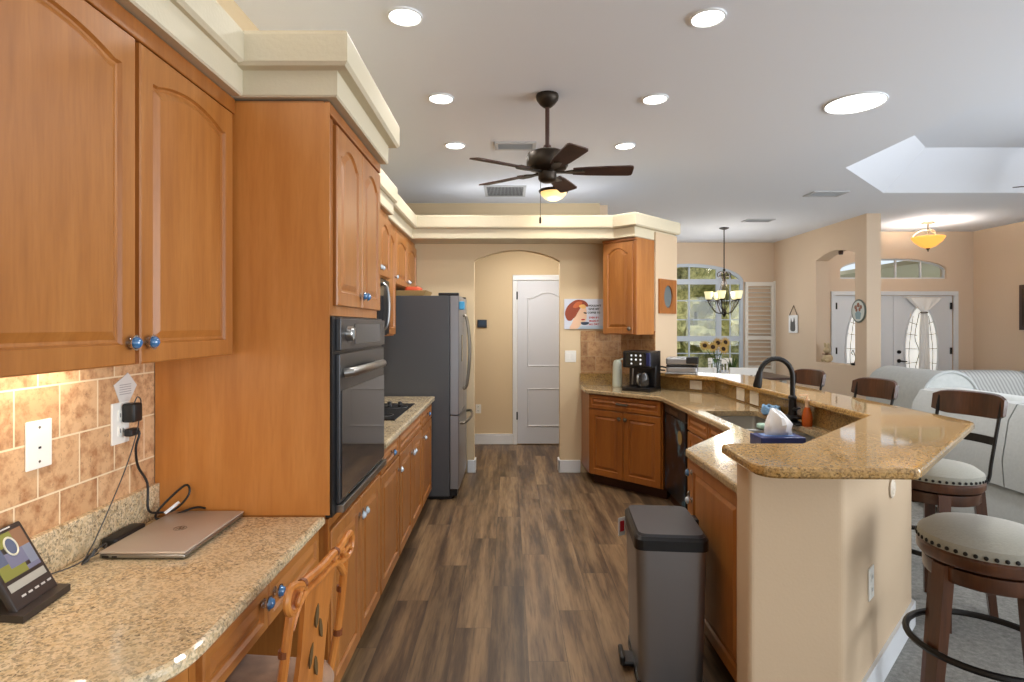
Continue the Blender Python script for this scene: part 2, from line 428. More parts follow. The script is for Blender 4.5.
# ceiling with the octagonal tray
OX0, OX1, OY0, OY1, CH = 3.36, 7.28, 3.06, 6.82, 1.08
octo = [(OX0+CH, OY0), (OX1-CH, OY0), (OX1, OY0+CH), (OX1, OY1-CH), (OX1-CH, OY1), (OX0+CH, OY1), (OX0, OY1-CH), (OX0, OY0+CH)]
b = MB()
b.fill([[(-1.6, -6.7), (7.9, -6.7), (7.9, 11.0), (-1.6, 11.0)], octo], lambda x, y: (x, y, H))
inn = off_poly(octo, .44)
b.add([(p[0], p[1], H) for p in octo]+[(p[0], p[1], H+.40) for p in inn], [(i, (i+1) % 8, 8+(i+1) % 8, 8+i) for i in range(8)])
b.fill([inn], lambda x, y: (x, y, H+.40))
b.add([(-1.6, -6.7, H+.5), (7.9, -6.7, H+.5), (7.9, 11, H+.5), (-1.6, 11, H+.5)], [(0, 1, 2, 3)])
struct('ceiling', b, M['ceil'])

# left wall, its tiled backsplash
b = MB(); b.box(XW-.12, -6.6, 0, XW, 7.5, H); struct('wall_left', b, M['wallk'])
b = MB(); b.box(XW, -.6, .81, XW+.008, 2.152, 1.42); struct('trim_1', b, M['tile'])
# wall with the arched opening
XZ = lambda a, b_, t: (a, t, b_)
AL, AR = -.363, .53
arch = [(AL, 0)]+[(AL+(AR-AL)*k/20, 2.195+.115*math.sin(PI*k/20)**.8) for k in range(21)]+[(AR, 0)]
outl = [(XW, 0)]+arch+[(1.22, 0), (1.22, 2.45), (XW, 2.45)]
b = MB(); b.extr(outl, 5.97, 6.09, XZ); struct('wall_back', b, M['wallk'])
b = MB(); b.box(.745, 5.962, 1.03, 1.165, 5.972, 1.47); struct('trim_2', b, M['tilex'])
# hall behind the arch, its door wall rising to the ceiling, hall side wall
b = MB(); b.box(XW-.1, 7.4, 0, 1.17, 7.52, H); b.box(1.05, 6.2, 0, 1.17, 7.4, H-.6); struct('wall_hall', b, M['wallk'])
# corner pier behind the coffee maker
s2 = math.sqrt(.5)
PIER = [(1.163, 5.97), (1.449, 5.684), (1.748, 5.983), (1.27, 6.46), (1.05, 6.46), (1.05, 6.09), (1.163, 6.09)]
b = MB(); b.prism(PIER, 0, 2.45); struct('wall_pier', b, M['walldim'])
fr = Fr((1.163, 5.97), (1, -1), (-1, -1))
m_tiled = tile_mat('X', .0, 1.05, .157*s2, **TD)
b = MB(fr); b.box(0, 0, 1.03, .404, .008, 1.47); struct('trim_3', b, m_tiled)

# plant ledge / soffit: lower and upper band
def soff(name, low, up):
    b = MB(); b.slab(low, 2.37, 2.48, nose=.006, low=.006); b.slab(up, 2.466, 2.596, nose=.02, low=.012); struct(name, b, M['soffit'])
soff('trim_4', [(XW, -2.5), (-.986, -2.5), (-.986, 2.13), (XW, 2.13)], [(XW, -2.5), (-.957, -2.5), (-.957, 2.077), (XW, 2.077)])
soff('trim_5', [(XW, 2.129), (-.636, 2.129), (-.636, 3.03), (XW, 3.03)], [(XW, 2.076), (-.584, 2.076), (-.584, 3.07), (XW, 3.07)])
soff('trim_6', [(XW, 3.031), (-.888, 3.031), (-.888, 4.42), (XW, 4.42)], [(XW, 3.071), (-.862, 3.071), (-.862, 4.45), (XW, 4.45)])
soff('trim_7', [(XW, 4.421), (-.94, 4.421), (-.94, 5.60), (1.02, 5.60), (1.19, 5.445), (1.735, 5.99), (1.60, 6.11), (1.4, 5.965), (XW, 5.965)],
     [(XW, 4.451), (-.893, 4.451), (-.893, 5.55), (1.0, 5.55), (1.188, 5.38), (1.782, 5.974), (1.42, 6.34), (1.15, 6.08), (XW, 6.08)])
b = MB(); b.prism([(XW, 6.081), (1.15, 6.081), (1.42, 6.341), (1.30, 6.46), (1.175, 7.395), (XW, 7.395)], 2.55, 2.595); struct('ledge_shelf_ceiling', b, M['ceil'])
# dining and foyer walls
b = MB()
WX0, WX1, WZ0 = 2.36, 4.44, .62
arcw = [(WX0, WZ0)]+[(3.4-1.04*math.cos(PI*k/24), 2.36+.34*math.sin(PI*k/24)) for k in range(25)]+[(WX1, WZ0)]
b.extr([(1.17, 0), (5.1, 0), (5.1, H), (1.17, H)], 10.89, 11.02, XZ, holes=[arcw]); struct('wall_dining', b, M['wall'])
b = MB(); b.box(1.17, 7.52, 0, 1.29, 10.89, H); struct('wall_dining_side', b, M['wall'])
YZ = lambda a, b_, t: (t, a, b_)
b = MB()
arcn = [(8.34, .936)]+[(9.40-1.06*k/18 if False else 8.34+1.06*k/18, 2.585+.10*math.sin(PI*k/18)) for k in range(19)]+[(9.40, .936)]
b.extr([(8.07, 0), (10.89, 0), (10.89, H), (8.07, H)], 5.02, 5.22, YZ, holes=[arcn]); struct('wall_niche', b, M['wall'])
b = MB()
arct = [(5.54, 2.31)]+[(6.43-.89*math.cos(PI*k/20), 2.46+.19*math.sin(PI*k/20)) for k in range(21)]+[(7.32, 2.31)]
dh = [(5.45, 0), (5.45, 2.03), (7.43, 2.03), (7.43, 0)]
b.extr([(5.22, 0), dh[0], dh[1], dh[2], dh[3], (7.9, 0), (7.9, H), (5.22, H)], 9.62, 9.76, XZ, holes=[arct]); struct('wall_entry', b, M['wall'])
b = MB(); b.extr([(-6.7, 0), (-3.0, 0), (-3.0, 2.7), (3.8, 2.7), (3.8, 0), (9.76, 0), (9.76, H), (-6.7, H)], 7.77, 7.89, YZ); struct('wall_right', b, M['wall'])
b = MB(); b.extr([(XW-.1, 0), (-1.15, 0), (-1.15, 2.42), (2.35, 2.42), (2.35, 0), (3.15, 0), (3.15, 2.42), (6.65, 2.42), (6.65, 0), (7.9, 0), (7.9, H), (XW-.1, H)], -6.7, -6.58, XZ); struct('wall_rear', b, M['wall'])

# baseboards
def base(name, x0, y0, x1, y1): 
    b = MB(); b.box(x0, y0, 0, x1, y1, .118, .004); b.box(min(x0, x1), min(y0, y1), .118, max(x0, x1), max(y0, y1), .135, .006); struct(name, b, M['white'])
base('baseboard_hall', XW, 7.383, .047, 7.40)
b = MB(); b.box(-.43, 5.953, 0, -.361, 5.97, .13, .004); b.box(-.363, 5.953, 0, -.347, 6.106, .13, .004); struct('baseboard_arch_left', b, M['white'])
b = MB(); b.box(.514, 5.953, 0, .74, 5.97, .13, .004); b.box(.514, 5.953, 0, .53, 6.106, .13, .004); struct('baseboard_arch_right', b, M['white'])
# bar base wall with its baseboard
PONY = [(.871, 2.087), (1.216, 2.087), (2.042, 2.913), (2.042, 5.40), (1.61, 5.84), (1.455, 5.685), (1.89, 5.21), (1.89, 2.905), (1.187, 2.197), (.871, 2.197)]
b = MB(); b.slab(round_poly(PONY, {0: .02, 1: .02, 2: .02}, 4), 0, 1.034, nose=.001, low=.001); struct('wall_bar', b, M['walldim'])
b = MB()
outer = [(.871-.012, 2.087-.014), (1.222, 2.087-.014), (2.056, 2.907), (2.056, 5.40), (2.042, 5.40), (2.042, 2.913), (1.216, 2.087), (.871-.012, 2.087)]
b.prism(outer, 0, .13); struct('baseboard_bar', b, M['white'])

# interior hall door
D = thing('door_1', 'white two panel hall door with arched upper panel behind the arch', 'door', (.105, 7.4, 0), kind='structure')
def door_face(b, x0, x1, z0, z1, y, arched):
    """raised moulding with a panel, on a face looking to -Y at depth y"""
    n = 14
    def loop(d):
        zt = z1-d; A = .05 if arched else 0
        top = [((x1-d)+((x0+d)-(x1-d))*k/n, zt-A+A*(math.sin(PI*k/n)**2)*1.6) for k in range(n+1)]
        return [(x0+d, z0+d), (x1-d, z0+d)]+top
    prof = [(0, 0), (.008, -.008), (.02, -.002), (.03, .012), (.05, .012), (.075, .001)]
    lps = [loop(d) for d, _ in prof]; m = len(lps[0])
    b.add([(p[0], y+dy, p[1]) for lp, (_, dy) in zip(lps, prof) for p in lp], [(k*m+i, k*m+(i+1) % m, (k+1)*m+(i+1) % m, (k+1)*m+i) for k in range(len(prof)-1) for i in range(m)])
    b.fill([lps[-1]], lambda a, c: (a, y+prof[-1][1], c))
b = MB(); b.box(.107, 7.376, .012, .885, 7.40, 2.10)
door_face(b, .235, .755, 1.0, 1.93, 7.3755, True); door_face(b, .235, .755, .23, .72, 7.3755, False)
sl = part('slab', b, M['doorw'], D)
b = MB()
for (x0, x1, z0, z1) in ((.047, .105, 0, 2.102), (.887, .945, 0, 2.102), (.047, .945, 2.103, 2.175)): b.box(x0, 7.372, z0, x1, 7.40, z1, .006)
part('casing', b, M['white'], D)
for z in (.32, 1.86):
    b = MB(); b.lathe([(.009, 0), (.009, .10)], (.104, 7.366, z), 8); part('hinge', b, M['matteblack'], D)
b = MB(); b.lathe([(.03, 0), (.03, .008), (.012, .012), (.012, .04)], (.815, 7.376, .96), 14, (0, -1, 0)); b.tube([(.815, 7.335, .96), (.70, 7.335, .962)], .009); part('lever_handle', b, M['matteblack'], D)

# entry double doors with leaded oval glass
M['leadglass'] = mat('glowing leaded glass', (240, 240, 236), .25, emis=(255, 252, 244), estr=.45)  # emission stands in for daylight behind the door glass
def entry_door(nm, x0, x1, label, hinge_x, lever_x):
    d = thing(nm, label, 'door', ((x0+x1)/2, 9.64, 0), kind='structure')
    cx, cz, rx, rz_ = (x0+x1)/2-.02, 1.09, .27, .76
    ov = [(cx+rx*math.cos(2*PI*k/40), cz+rz_*math.sin(2*PI*k/40)) for k in range(40)]
    b = MB(); b.extr([(x0, .01), (x1, .01), (x1, 2.025), (x0, 2.025)], 9.635, 9.675, XZ, holes=[ov]); part('slab', b, M['white'], d)
    b = MB()
    def ring(k, y, n=40): return [(cx+rx*k*math.cos(2*PI*i/n), y, cz+rz_*(1-(1-k)*rx/rz_)*math.sin(2*PI*i/n)) for i in range(n)]
    b.smooth = True; b.loft([ring(1.14, 9.634), ring(1.10, 9.618), ring(1.03, 9.618), ring(.99, 9.634), ring(.99, 9.65)], cap=False); part('oval_frame', b, M['white'], d)
    b = MB(); b.fill([ov], lambda a, c: (a, 9.655, c)); g = part('oval_glass', b, M['leadglass'], d)
    b = MB()
    for s in (-1, 1):
        b.tube(spline([(cx+s*.02, 9.65, cz-.7), (cx+s*.09, 9.65, cz-.3), (cx+s*.03, 9.65, cz), (cx+s*.1, 9.65, cz+.25), (cx+s*.03, 9.65, cz+.65)]), .006, 5)
        for z in (-.45, -.2, .05, .3, .5): 
            w = rx*math.sqrt(1-(z/rz_)**2); b.tube([(cx+s*.06, 9.65, cz+z*.9), (cx+s*w, 9.65, cz+z)], .005, 5)
        b.tube(spline([(cx+s*.17, 9.65, cz-.58), (cx+s*.2, 9.65, cz), (cx+s*.13, 9.65, cz+.6)]), .005, 5)
    part('leading', b, M['pewter'], g)
    for z in (.42, 1.05, 1.80):
        b = MB(); b.box(hinge_x-.014, 9.612, z, hinge_x+.014, 9.634, z+.11); part('hinge', b, M['matteblack'], d)
    if lever_x:
        b = MB(); b.lathe([(.032, 0), (.032, .012), (.01, .016), (.01, .045)], (lever_x, 9.635, .935), 14, (0, -1, 0)); b.tube([(lever_x, 9.59, .935), (lever_x+.11, 9.59, .93)], .01); part('lever_handle', b, M['matteblack'], d)
        b = MB(); b.lathe([(.03, 0), (.03, .02), (.012, .024)], (lever_x, 9.635, 1.085), 14, (0, -1, 0)); part('deadbolt', b, M['matteblack'], d)
    return d
entry_door('door_2', 5.455, 6.437, 'left leaf of the white entry double door, seen through the wall opening', 5.475, None)
entry_door('door_3', 6.443, 7.425, 'right leaf of the white entry double door with oval glass and black lever', 7.40, 6.53)
b = MB()
b.box(5.38, 9.59, 0, 5.45, 9.62, 2.029, .005); b.box(7.43, 9.59, 0, 7.50, 9.62, 2.029, .005); b.box(5.38, 9.59, 2.03, 7.50, 9.62, 2.10, .005); struct('trim_8', b, M['white'])
# transom over the entry
W2 = thing('window_2', 'arched transom window above the entry doors', 'window', (6.43, 9.69, 2.31), kind='structure')
b = MB()
inn_t = off_poly(arct, .025)
b.extr(arct, 9.66, 9.70, XZ, holes=[inn_t])
for x in (6.02, 6.50, 6.92): b.box(x-.014, 9.665, 2.31, x+.014, 9.695, 2.65 if x < 6.8 else 2.60)
part('window_frame', b, M['white'], W2)
M['pane'] = bpy.data.materials.new('window pane'); M['pane'].use_nodes = True
_t = M['pane'].node_tree; _t.nodes.clear()
_o = _t.nodes.new('ShaderNodeOutputMaterial'); _m = _t.nodes.new('ShaderNodeMixShader'); _a = _t.nodes.new('ShaderNodeBsdfTransparent'); _g = _t.nodes.new('ShaderNodeBsdfGlossy')
_g.inputs['Roughness'].default_value = .03; _m.inputs[0].default_value = .03
_t.links.new(_a.outputs[0], _m.inputs[1]); _t.links.new(_g.outputs[0], _m.inputs[2]); _t.links.new(_m.outputs[0], _o.inputs[0])
b = MB(); b.fill([inn_t], lambda a, c: (a, 9.68, c)); part('window_pane', b, M['pane'], W2)
# porch roof outside the right of the transom
b = MB(); b.box(7.15, 9.8, 2.62, 10.5, 13.5, 2.70); b.box(7.15, 13.4, 2.3, 10.5, 13.5, 2.62); struct('porch_roof', b, M['soffit'])
b = MB(); b.box(4, 9.77, -.14, 10.5, 14, -.06); struct('porch_floor', b, M['ceil'])

# dining window
W1 = thing('window_1', 'tall arched dining room window with white grid looking on the garden', 'window', (3.4, 10.92, WZ0), kind='structure')
b = MB(); M['winframe'] = mat('window frame white', (196, 206, 218), .4)
b.extr(arcw, 10.90, 10.96, XZ, holes=[off_poly(arcw, .06)])
for x in (2.86, 3.42, 3.98): b.box(x-(.05 if x != 3.42 else .012), 10.906, WZ0+.03, x+(.05 if x != 3.42 else .012), 10.948, 2.67 if x == 3.42 else 2.60)
for x in (2.6, 4.2): b.box(x-.010, 10.914, WZ0+.03, x+.010, 10.94, 2.5)
for z, w in ((1.28, .05), (2.36, .05), (1.0, .010), (1.64, .010), (2.0, .010)): b.box(WX0+.03, 10.909 if w > .02 else 10.918, z-w, WX1-.03, 10.945 if w > .02 else 10.936, z+w)
part('window_frame', b, M['winframe'], W1)
b = MB(); b.fill([off_poly(arcw, .05)], lambda a, c: (a, 10.93, c)); part('window_pane', b, M['pane'], W1)
b = MB(); b.box(WX0-.05, 10.80, WZ0-.04, WX1+.05, 10.92, WZ0, .006); part('window_sill', b, M['white'], W1)
# garden beyond the windows
b = MB(); b.box(-12, 11.1, -.25, 22, 40, -.15); struct('ground', b, M['lawn'])
def shrub(c, r, h, label):
    b = MB(); bm = bmesh.new(); bmesh.ops.create_icosphere(bm, subdivisions=4, radius=1)
    for v in bm.verts:
        n = v.co.normalized(); k = 1+.16*math.sin(9*n.x+c[0])*math.sin(8*n.y+c[1])+.12*math.sin(17*n.z+15*n.x)+random.uniform(-.10, .10)
        v.co = Vector((n.x*r*k, n.y*r*k, n.z*h/2*k+h/2*.92))+Vector((c[0], c[1], -.15))
    b.addbm(bm, True); t = thing('garden_shrub', label, 'shrub', (c[0], c[1], -.15), group='garden shrubs')
    part('foliage', b, M['garden'], t); b = MB(); b.tube([(c[0], c[1], -.15), (c[0]+.05, c[1], h*.5)], .06, 7); part('trunk', b, M['kick'], t)
shrub((2.5, 14.6), 1.25, 2.6, 'round yellow green shrub outside, behind the left of the dining window')
shrub((6.0, 15.2), 1.15, 2.2, 'low yellow green shrub outside, at the right of the dining window')
t = thing('garden_hedge', 'tall loose yellow green hedge filling the view outside the dining window', 'hedge', (5, 20, -.15))
b = MB(); n = 90; rows = 26; vv = []; ff = []
for j in range(rows+1):
    for i in range(n+1):
        x = -6+15.5*i/n; z = -.15+6.2*j/rows
        d = .5*math.sin(1.9*x+1.3*z)+.4*math.sin(3.7*x-2.1*z)+.3*random.uniform(-1, 1)
        top = 1 if j < rows else .0
        vv.append((x+random.uniform(-.1, .1), 19.2-.6*math.sin(PI*j/rows)+d, z+(.35*math.sin(2.3*x)+.25*math.sin(5.1*x) if j > rows-4 else 0)))
for j in range(rows):
    for i in range(n): k = j*(n+1)+i; ff.append((k, k+1, k+n+2, k+n+1))
m0 = len(vv); vv += [(-6, 21, -.15), (9.5, 21, -.15), (9.5, 21, 6), (-6, 21, 6)]
top0 = rows*(n+1)
ff += [tuple([m0, m0+1, m0+2, m0+3]), tuple(list(range(top0, top0+n+1))+[m0+2, m0+3]), tuple(list(range(0, n+1))[::-1]+[m0, m0+1])]
b.add(vv, ff, True); part('foliage', b, M['garden'], t)
# ------------------------------------------------------------------ cabinet kit
def front_mesh(fr, u0, u1, z0, z1, t=.02, arch=0, f=.055):
    """raised panel door or drawer front; back at n=0, face at n=t"""
    b = MB(fr); n = 18
    def loop(d, inner):
        if not inner:
            top = [(u1-d+(u0-u1+2*d)*k/n, z1-d) for k in range(n+1)]
        else:
            xa, xb = u1-f-d, u0+f+d; zt = z1-f-d*.8-arch
            top = []
            for k in range(n+1):
                s = k/n; e = .07
                a = 0 if s < e or s > 1-e else math.sin(PI*(s-e)/(1-2*e))**.75
                top.append((xa+(xb-xa)*s, zt+arch*a))
        lo = d if not inner else f+d
        return [(u0+lo, z0+lo), (u1-lo, z0+lo)]+top
    prof = [(0, 0, 0), (0, t-.004, 0), (.004, t, 0), (0, t, 1), (.006, t-.009, 1), (.014, t-.010, 1), (.036, t-.0005, 1)]
    lps = [(loop(d, i), y) for d, y, i in prof]; m = len(lps[0][0])
    b.add([(p[0], y, p[1]) for lp, y in lps for p in lp], [(k*m+i, k*m+(i+1) % m, (k+1)*m+(i+1) % m, (k+1)*m+i) for k in range(len(lps)-1) for i in range(m)])
    b.fill([lps[-1][0]], lambda a, c: (a, t-.0005, c)); b.fill([lps[0][0]], lambda a, c: (a, 0, c))
    return b
def knob_mesh(fr, u, n, z, r=.017):
    b = MB(); c = fr((u, n, z)); ax = tuple(fr.N)
    b.lathe([(.013, 0), (.013, .003), (.005, .006), (.005, .012), (.012, .016), (r+.004, .017), (r+.004, .020)], c, 14, ax)
    b.m = 1; b.lathe([(r, .0195), (r, .023), (r*.72, .030), (r*.3, .033)], c, 8, ax, smooth=False); return b
KN = {'blue': ('chrome', 'blueglass', 'blue crystal knob'), 'ice': ('chrome', 'iceglass', 'clear crystal knob'), 'pewter': ('pewter', 'pewter', 'pewter knob')}
def pull_mesh(fr, u, n, z):
    b = MB(); c = []
    b.tube([fr((u-.055, n, z)), fr((u-.05, n+.022, z)), fr((u, n+.027, z)), fr((u+.05, n+.022, z)), fr((u+.055, n, z))], .010, 7); return b
def cabinet(name, label, cat, fr, poly, z0, z1, fronts, toe=True, wd='wood', group=None, body=None, loc=None):
    """poly: footprint in the frame's (u, n) coordinates, face line at n=0"""
    o = fr((sum(p[0] for p in poly)/len(poly), sum(p[1] for p in poly)/len(poly), 0))
    t = thing(name, label, cat, (o.x, o.y, 0 if toe else z0), group=group)
    b = body or MB(fr)
    if not body: b.prism(poly, z0, z1)
    part('carcass', b, M[wd], t)
    if toe:
        u0, u1 = min(p[0] for p in poly), max(p[0] for p in poly)
        b = MB(fr); b.box(u0+.005, -.09, 0.0, u1-.005, -.075, z0); part('toe_kick', b, M['kick'], t)
    for q in fronts:
        kind, u0, u1, a, c = q[:5]; kn = q[5] if len(q) > 5 else []
        d = part('door' if kind != 'drawer' else 'drawer_front', front_mesh(fr, u0, u1, a, c, arch=(.05 if u1-u0 < .5 else .035) if kind == 'arch' else 0, f=.055 if kind != 'drawer' else .03), M[wd if kind != 'drawer' else ('woodh' if wd == 'wood' else wd)], t)
        for k in kn:
            if k[0] == 'pull': part('pull_handle', pull_mesh(fr, k[1], .02, k[2]), M['pewter'], d)
            else: part('knob', knob_mesh(fr, k[1], .02, k[2]), [M[KN[k[0]][0]], M[KN[k[0]][1]]], d, KN[k[0]][2])
    return t
rect = lambda u0, u1, d: [(u0, 0), (u1, 0), (u1, -d), (u0, -d)]
FL = lambda x: Fr((x, 0), (0, 1), (1, 0))      # fronts facing +X on the left run

# ------------------------------------------------------------------ left side, desk corner
f = FL(-1.04)
t = cabinet('wall_cabinet', 'large honey maple two door wall cabinet above the granite desk', 'cabinet', f, rect(.955, 2.148, .294), 1.445, 2.362,
    [('arch', .965, 1.572, 1.415, 2.305, [('blue', 1.545, 1.475)]), ('arch', 1.592, 2.125, 1.415, 2.305, [('blue', 1.622, 1.475)])], toe=False)
b = MB(f); b.box(.955, 0, 2.31, 2.148, .018, 2.366, .004); part('top_rail', b, M['woodd'], t)
# tall oven cabinet: hollow body around the oven
f = FL(-.69)
b = MB()
Y0, Y1 = 2.152, 3.008
b.box(XW+.01, Y0, .10, -.692, Y0+.018, 2.362); b.box(XW+.01, Y1-.018, .10, -.692, Y1, 2.362)
b.box(XW+.01, Y0+.018, .10, -.692, Y1-.018, .795); b.box(XW+.01, Y0+.018, 1.56, -.692, Y1-.018, 2.362); b.box(XW+.01, Y0+.018, .795, XW+.03, Y1-.018, 1.56)
t = cabinet('tall_oven_cabinet', 'tall honey maple cabinet holding the built in oven, plain side panel to the desk', 'cabinet', f, rect(Y0, Y1, .64), .10, 2.362,
    [('arch', 2.245, 2.622, 1.60, 2.305, [('blue', 2.592, 1.655)]), ('arch', 2.628, 2.998, 1.60, 2.305, [('blue', 2.657, 1.655)]),
     ('door', 2.175, 2.600, .105, .745, [('ice', 2.572, .675)]), ('door', 2.606, 2.998, .105, .745, [('ice', 2.636, .675)])], body=b)
b = MB(); b.box(XW+.012, Y0-.002, .812, -.671, Y0+.001, 2.355); part('side_panel', b, M['panel'], t)
b = MB(f); b.box(Y0, 0, 2.318, Y1, .018, 2.362, .003); part('top_rail', b, M['woodd'], t); b = MB(f); b.box(Y0, -.004, .1, Y0+.022, .012, .795); part('stile', b, M['woodd'], t); b = MB(f); b.box(Y0, -.004, 1.56, Y0+.08, .006, 2.317); part('stile', b, M['woodd'], t)

# wall oven
t = thing('wall_oven', 'black and grey built in wall oven with bar handle', 'oven', (-.9, 2.58, .80))
b = MB(); b.box(-1.2, 2.178, .815, -.688, 2.982, 1.545); b.box(-.689, 2.160, .80, -.664, 2.996, 1.556); part('body', b, M['black'], t)
b = MB(); b.box(-.664, 2.205, 1.425, -.644, 2.978, 1.548, .003); p = part('control_panel', b, M['dsteel'], t)
b = MB(); b.box(-.645, 2.40, 1.445, -.642, 2.87, 1.53); part('display', b, M['gloss'], p)
b = MB(); b.lathe([(.03, 0), (.028, .02), (.024, .024)], (-.644, 2.30, 1.49), 18, (1, 0, 0)); b.box(-.624, 2.295, 1.468, -.616, 2.305, 1.512); part('dial', b, M['steel'], p)
b = MB(); b.box(-.664, 2.205, .838, -.648, 2.978, 1.412, .003); d = part('oven_door', b, M['dsteel'], t)
b = MB(); b.box(-.648, 2.22, .85, -.644, 2.965, 1.27); part('oven_window', b, M['ovenglass'], d)
b = MB(); b.tube([(-.646, 2.26, 1.335), (-.615, 2.265, 1.34), (-.605, 2.29, 1.342), (-.605, 2.76, 1.342), (-.615, 2.785, 1.34), (-.646, 2.79, 1.335)], .018, 10); part('oven_handle', b, M['steel'], d)
b = MB(); b.box(-.664, 2.205, .803, -.634, 2.978, .834, .003); part('bottom_trim', b, M['steel'], t)

# base run to the fridge
f = FL(-.69)
cabinet('base_cabinet', 'narrow honey maple base cabinet between the oven cabinet and the cooktop cabinet', 'cabinet', f, rect(3.012, 3.525, .62), .10, .872,
    [('drawer', 3.02, 3.515, .735, .862, [('blue', 3.27, .80)]), ('door', 3.02, 3.515, .105, .725, [('ice', 3.485, .65)])], group='base cabinets on the left run')
cabinet('base_cabinet', 'honey maple two door base cabinet under the black cooktop', 'cabinet', f, rect(3.529, 4.435, .62), .10, .872,
    [('drawer', 3.54, 4.425, .735, .862), ('door', 3.54, 3.978, .105, .725, [('ice', 3.948, .65)]), ('door', 3.984, 4.425, .105, .725, [('ice', 4.014, .65)])], group='base cabinets on the left run')
cabinet('base_cabinet', 'honey maple base cabinet beside the grey fridge, with a blue drawer knob', 'cabinet', f, rect(4.439, 4.985, .62), .10, .872,
    [('drawer', 4.45, 4.975, .735, .862, [('blue', 4.71, .80)]), ('door', 4.45, 4.975, .105, .725, [('ice', 4.48, .65)])], group='base cabinets on the left run')
b = MB(); b.slab([(XW, 3.012), (-.645, 3.012), (-.645, 4.995), (XW, 4.995)], .873, .91); b.box(XW, 3.012, .91, XW+.02, 4.995, 1.01)
solo('granite_worktop', b, M['granite'], 'left granite worktop between the oven cabinet and the grey fridge', 'worktop')
t = thing('cooktop', 'black glass cooktop set in the left granite worktop', 'cooktop', (-.97, 4.1, .91))
b = MB(); b.box(-1.22, 3.70, .9105, -.735, 4.49, .917, .003); part('glass_top', b, M['gloss'], t)
for (x, y, r) in ((-1.08, 3.9, .10), (-.86, 3.9, .075), (-1.08, 4.3, .08), (-.86, 4.3, .10)):
    b = MB(); b.tube([(x+r*math.cos(2*PI*k/28), y+r*math.sin(2*PI*k/28), .9172) for k in range(28)], .0015, 4, True); part('burner_ring', b, M['dsteel'], t)
for k in range(3):
    b = MB(); b.lathe([(.018, 0), (.016, .02), (.006, .024)], (-1.0+k*.08, 4.43, .917), 12); part('knob', b, M['black'], t)
# wall cabinets beyond the oven
f = FL(-.925)
cabinet('wall_cabinet', 'maple wall cabinet over the microwave', 'cabinet', f, rect(3.64, 4.415, .40), 1.87, 2.366,
    [('arch', 3.65, 4.022, 1.88, 2.315, [('ice', 3.99, 1.93)]), ('arch', 4.03, 4.405, 1.88, 2.315, [('ice', 4.06, 1.93)])], toe=False)
cabinet('wall_cabinet', 'maple wall cabinet hidden between the tall oven cabinet and the microwave', 'cabinet', f, rect(3.012, 3.635, .40), 1.44, 2.366,
    [('arch', 3.02, 3.625, 1.45, 2.315)], toe=False)
f = FL(-.975)
cabinet('wall_cabinet', 'narrow maple wall cabinet between the microwave and the fridge', 'cabinet', f, rect(4.42, 4.86, .35), 1.44, 2.366,
    [('arch', 4.43, 4.85, 1.45, 2.315, [('ice', 4.815, 1.93)])], toe=False)
cabinet('wall_cabinet', 'wide maple wall cabinet mounted high above the grey fridge', 'cabinet', f, rect(4.865, 5.955, .35), 1.875, 2.366,
    [('arch', 4.875, 5.405, 1.88, 2.315, [('ice', 5.375, 1.93)]), ('arch', 5.412, 5.945, 1.88, 2.315, [('ice', 5.442, 1.93)])], toe=False)
t = thing('microwave', 'black over the range microwave with a curved steel handle', 'microwave', (-1.1, 4.03, 1.45))
b = MB(); b.box(XW+.01, 3.645, 1.45, -.935, 4.41, 1.866, .004); part('body', b, M['black'], t)
b = MB(); b.box(-.934, 3.65, 1.46, -.915, 4.20, 1.86, .003); d = part('microwave_door', b, M['gloss'], t)
b = MB(); b.tube(spline([(-.916, 4.17, 1.83), (-.88, 4.17, 1.79), (-.868, 4.17, 1.66), (-.88, 4.17, 1.53), (-.916, 4.17, 1.49)]), .011); part('microwave_handle', b, M['steel'], d)
b = MB(); b.box(-.934, 4.205, 1.46, -.917, 4.405, 1.86, .003); part('control_panel', b, M['black'], t)

# fridge
t = thing('fridge', 'tall dark grey french door fridge with bowed handles', 'fridge', (-.88, 5.48, 0))
b = MB(); b.box(-1.26, 5.023, .03, -.52, 5.932, 1.785, .004); part('body', b, M['dside'], t)
b = MB(); b.box(-1.15, 5.05, 0, -.50, 5.90, .035); b.box(-.52, 5.04, .03, -.455, 5.92, .085, .004); part('plinth', b, M['black'], t)
def frdoor(name, y0, y1, z0, z1):
    b = MB(); bm = bmesh.new()
    lp = [(-.512, y0), (-.512, y1), (-.445, y1), (-.437, y1-.012), (-.430, (y0+y1)/2), (-.437, y0+.012), (-.445, y0)]
    b.prism(lp, z0, z1); return part(name, b, M['dsteel2'], t)
M['dsteel2'] = mat('dark brushed stainless', (158, 159, 162), .32, .85)
dl = frdoor('door', 5.026, 5.474, .745, 1.785); dr = frdoor('door', 5.480, 5.930, .745, 1.785); fz = frdoor('freezer_drawer', 5.026, 5.930, .095, .735)
for y, d in ((5.43, dl), (5.525, dr)):
    b = MB(); b.tube(spline([(-.435, y, 1.62), (-.40, y, 1.58), (-.372, y, 1.30), (-.40, y, .97), (-.435, y, .93)]), .012); part('handle', b, M['pewter'], d)
b = MB(); b.tube(spline([(-.435, 5.10, .66), (-.385, 5.14, .665), (-.355, 5.48, .67), (-.385, 5.82, .665), (-.435, 5.86, .66)]), .013); part('handle', b, M['pewter'], fz)
for y in (5.07, 5.87):
    b = MB(); b.box(-.62, y-.03, 1.785, -.44, y+.03, 1.812, .006); part('hinge_cover', b, M['black'], t)
b = MB(); b.box(-.433, 5.20, 1.20, -.428, 5.30, 1.44); part('control_display', b, M['gloss'], dl)
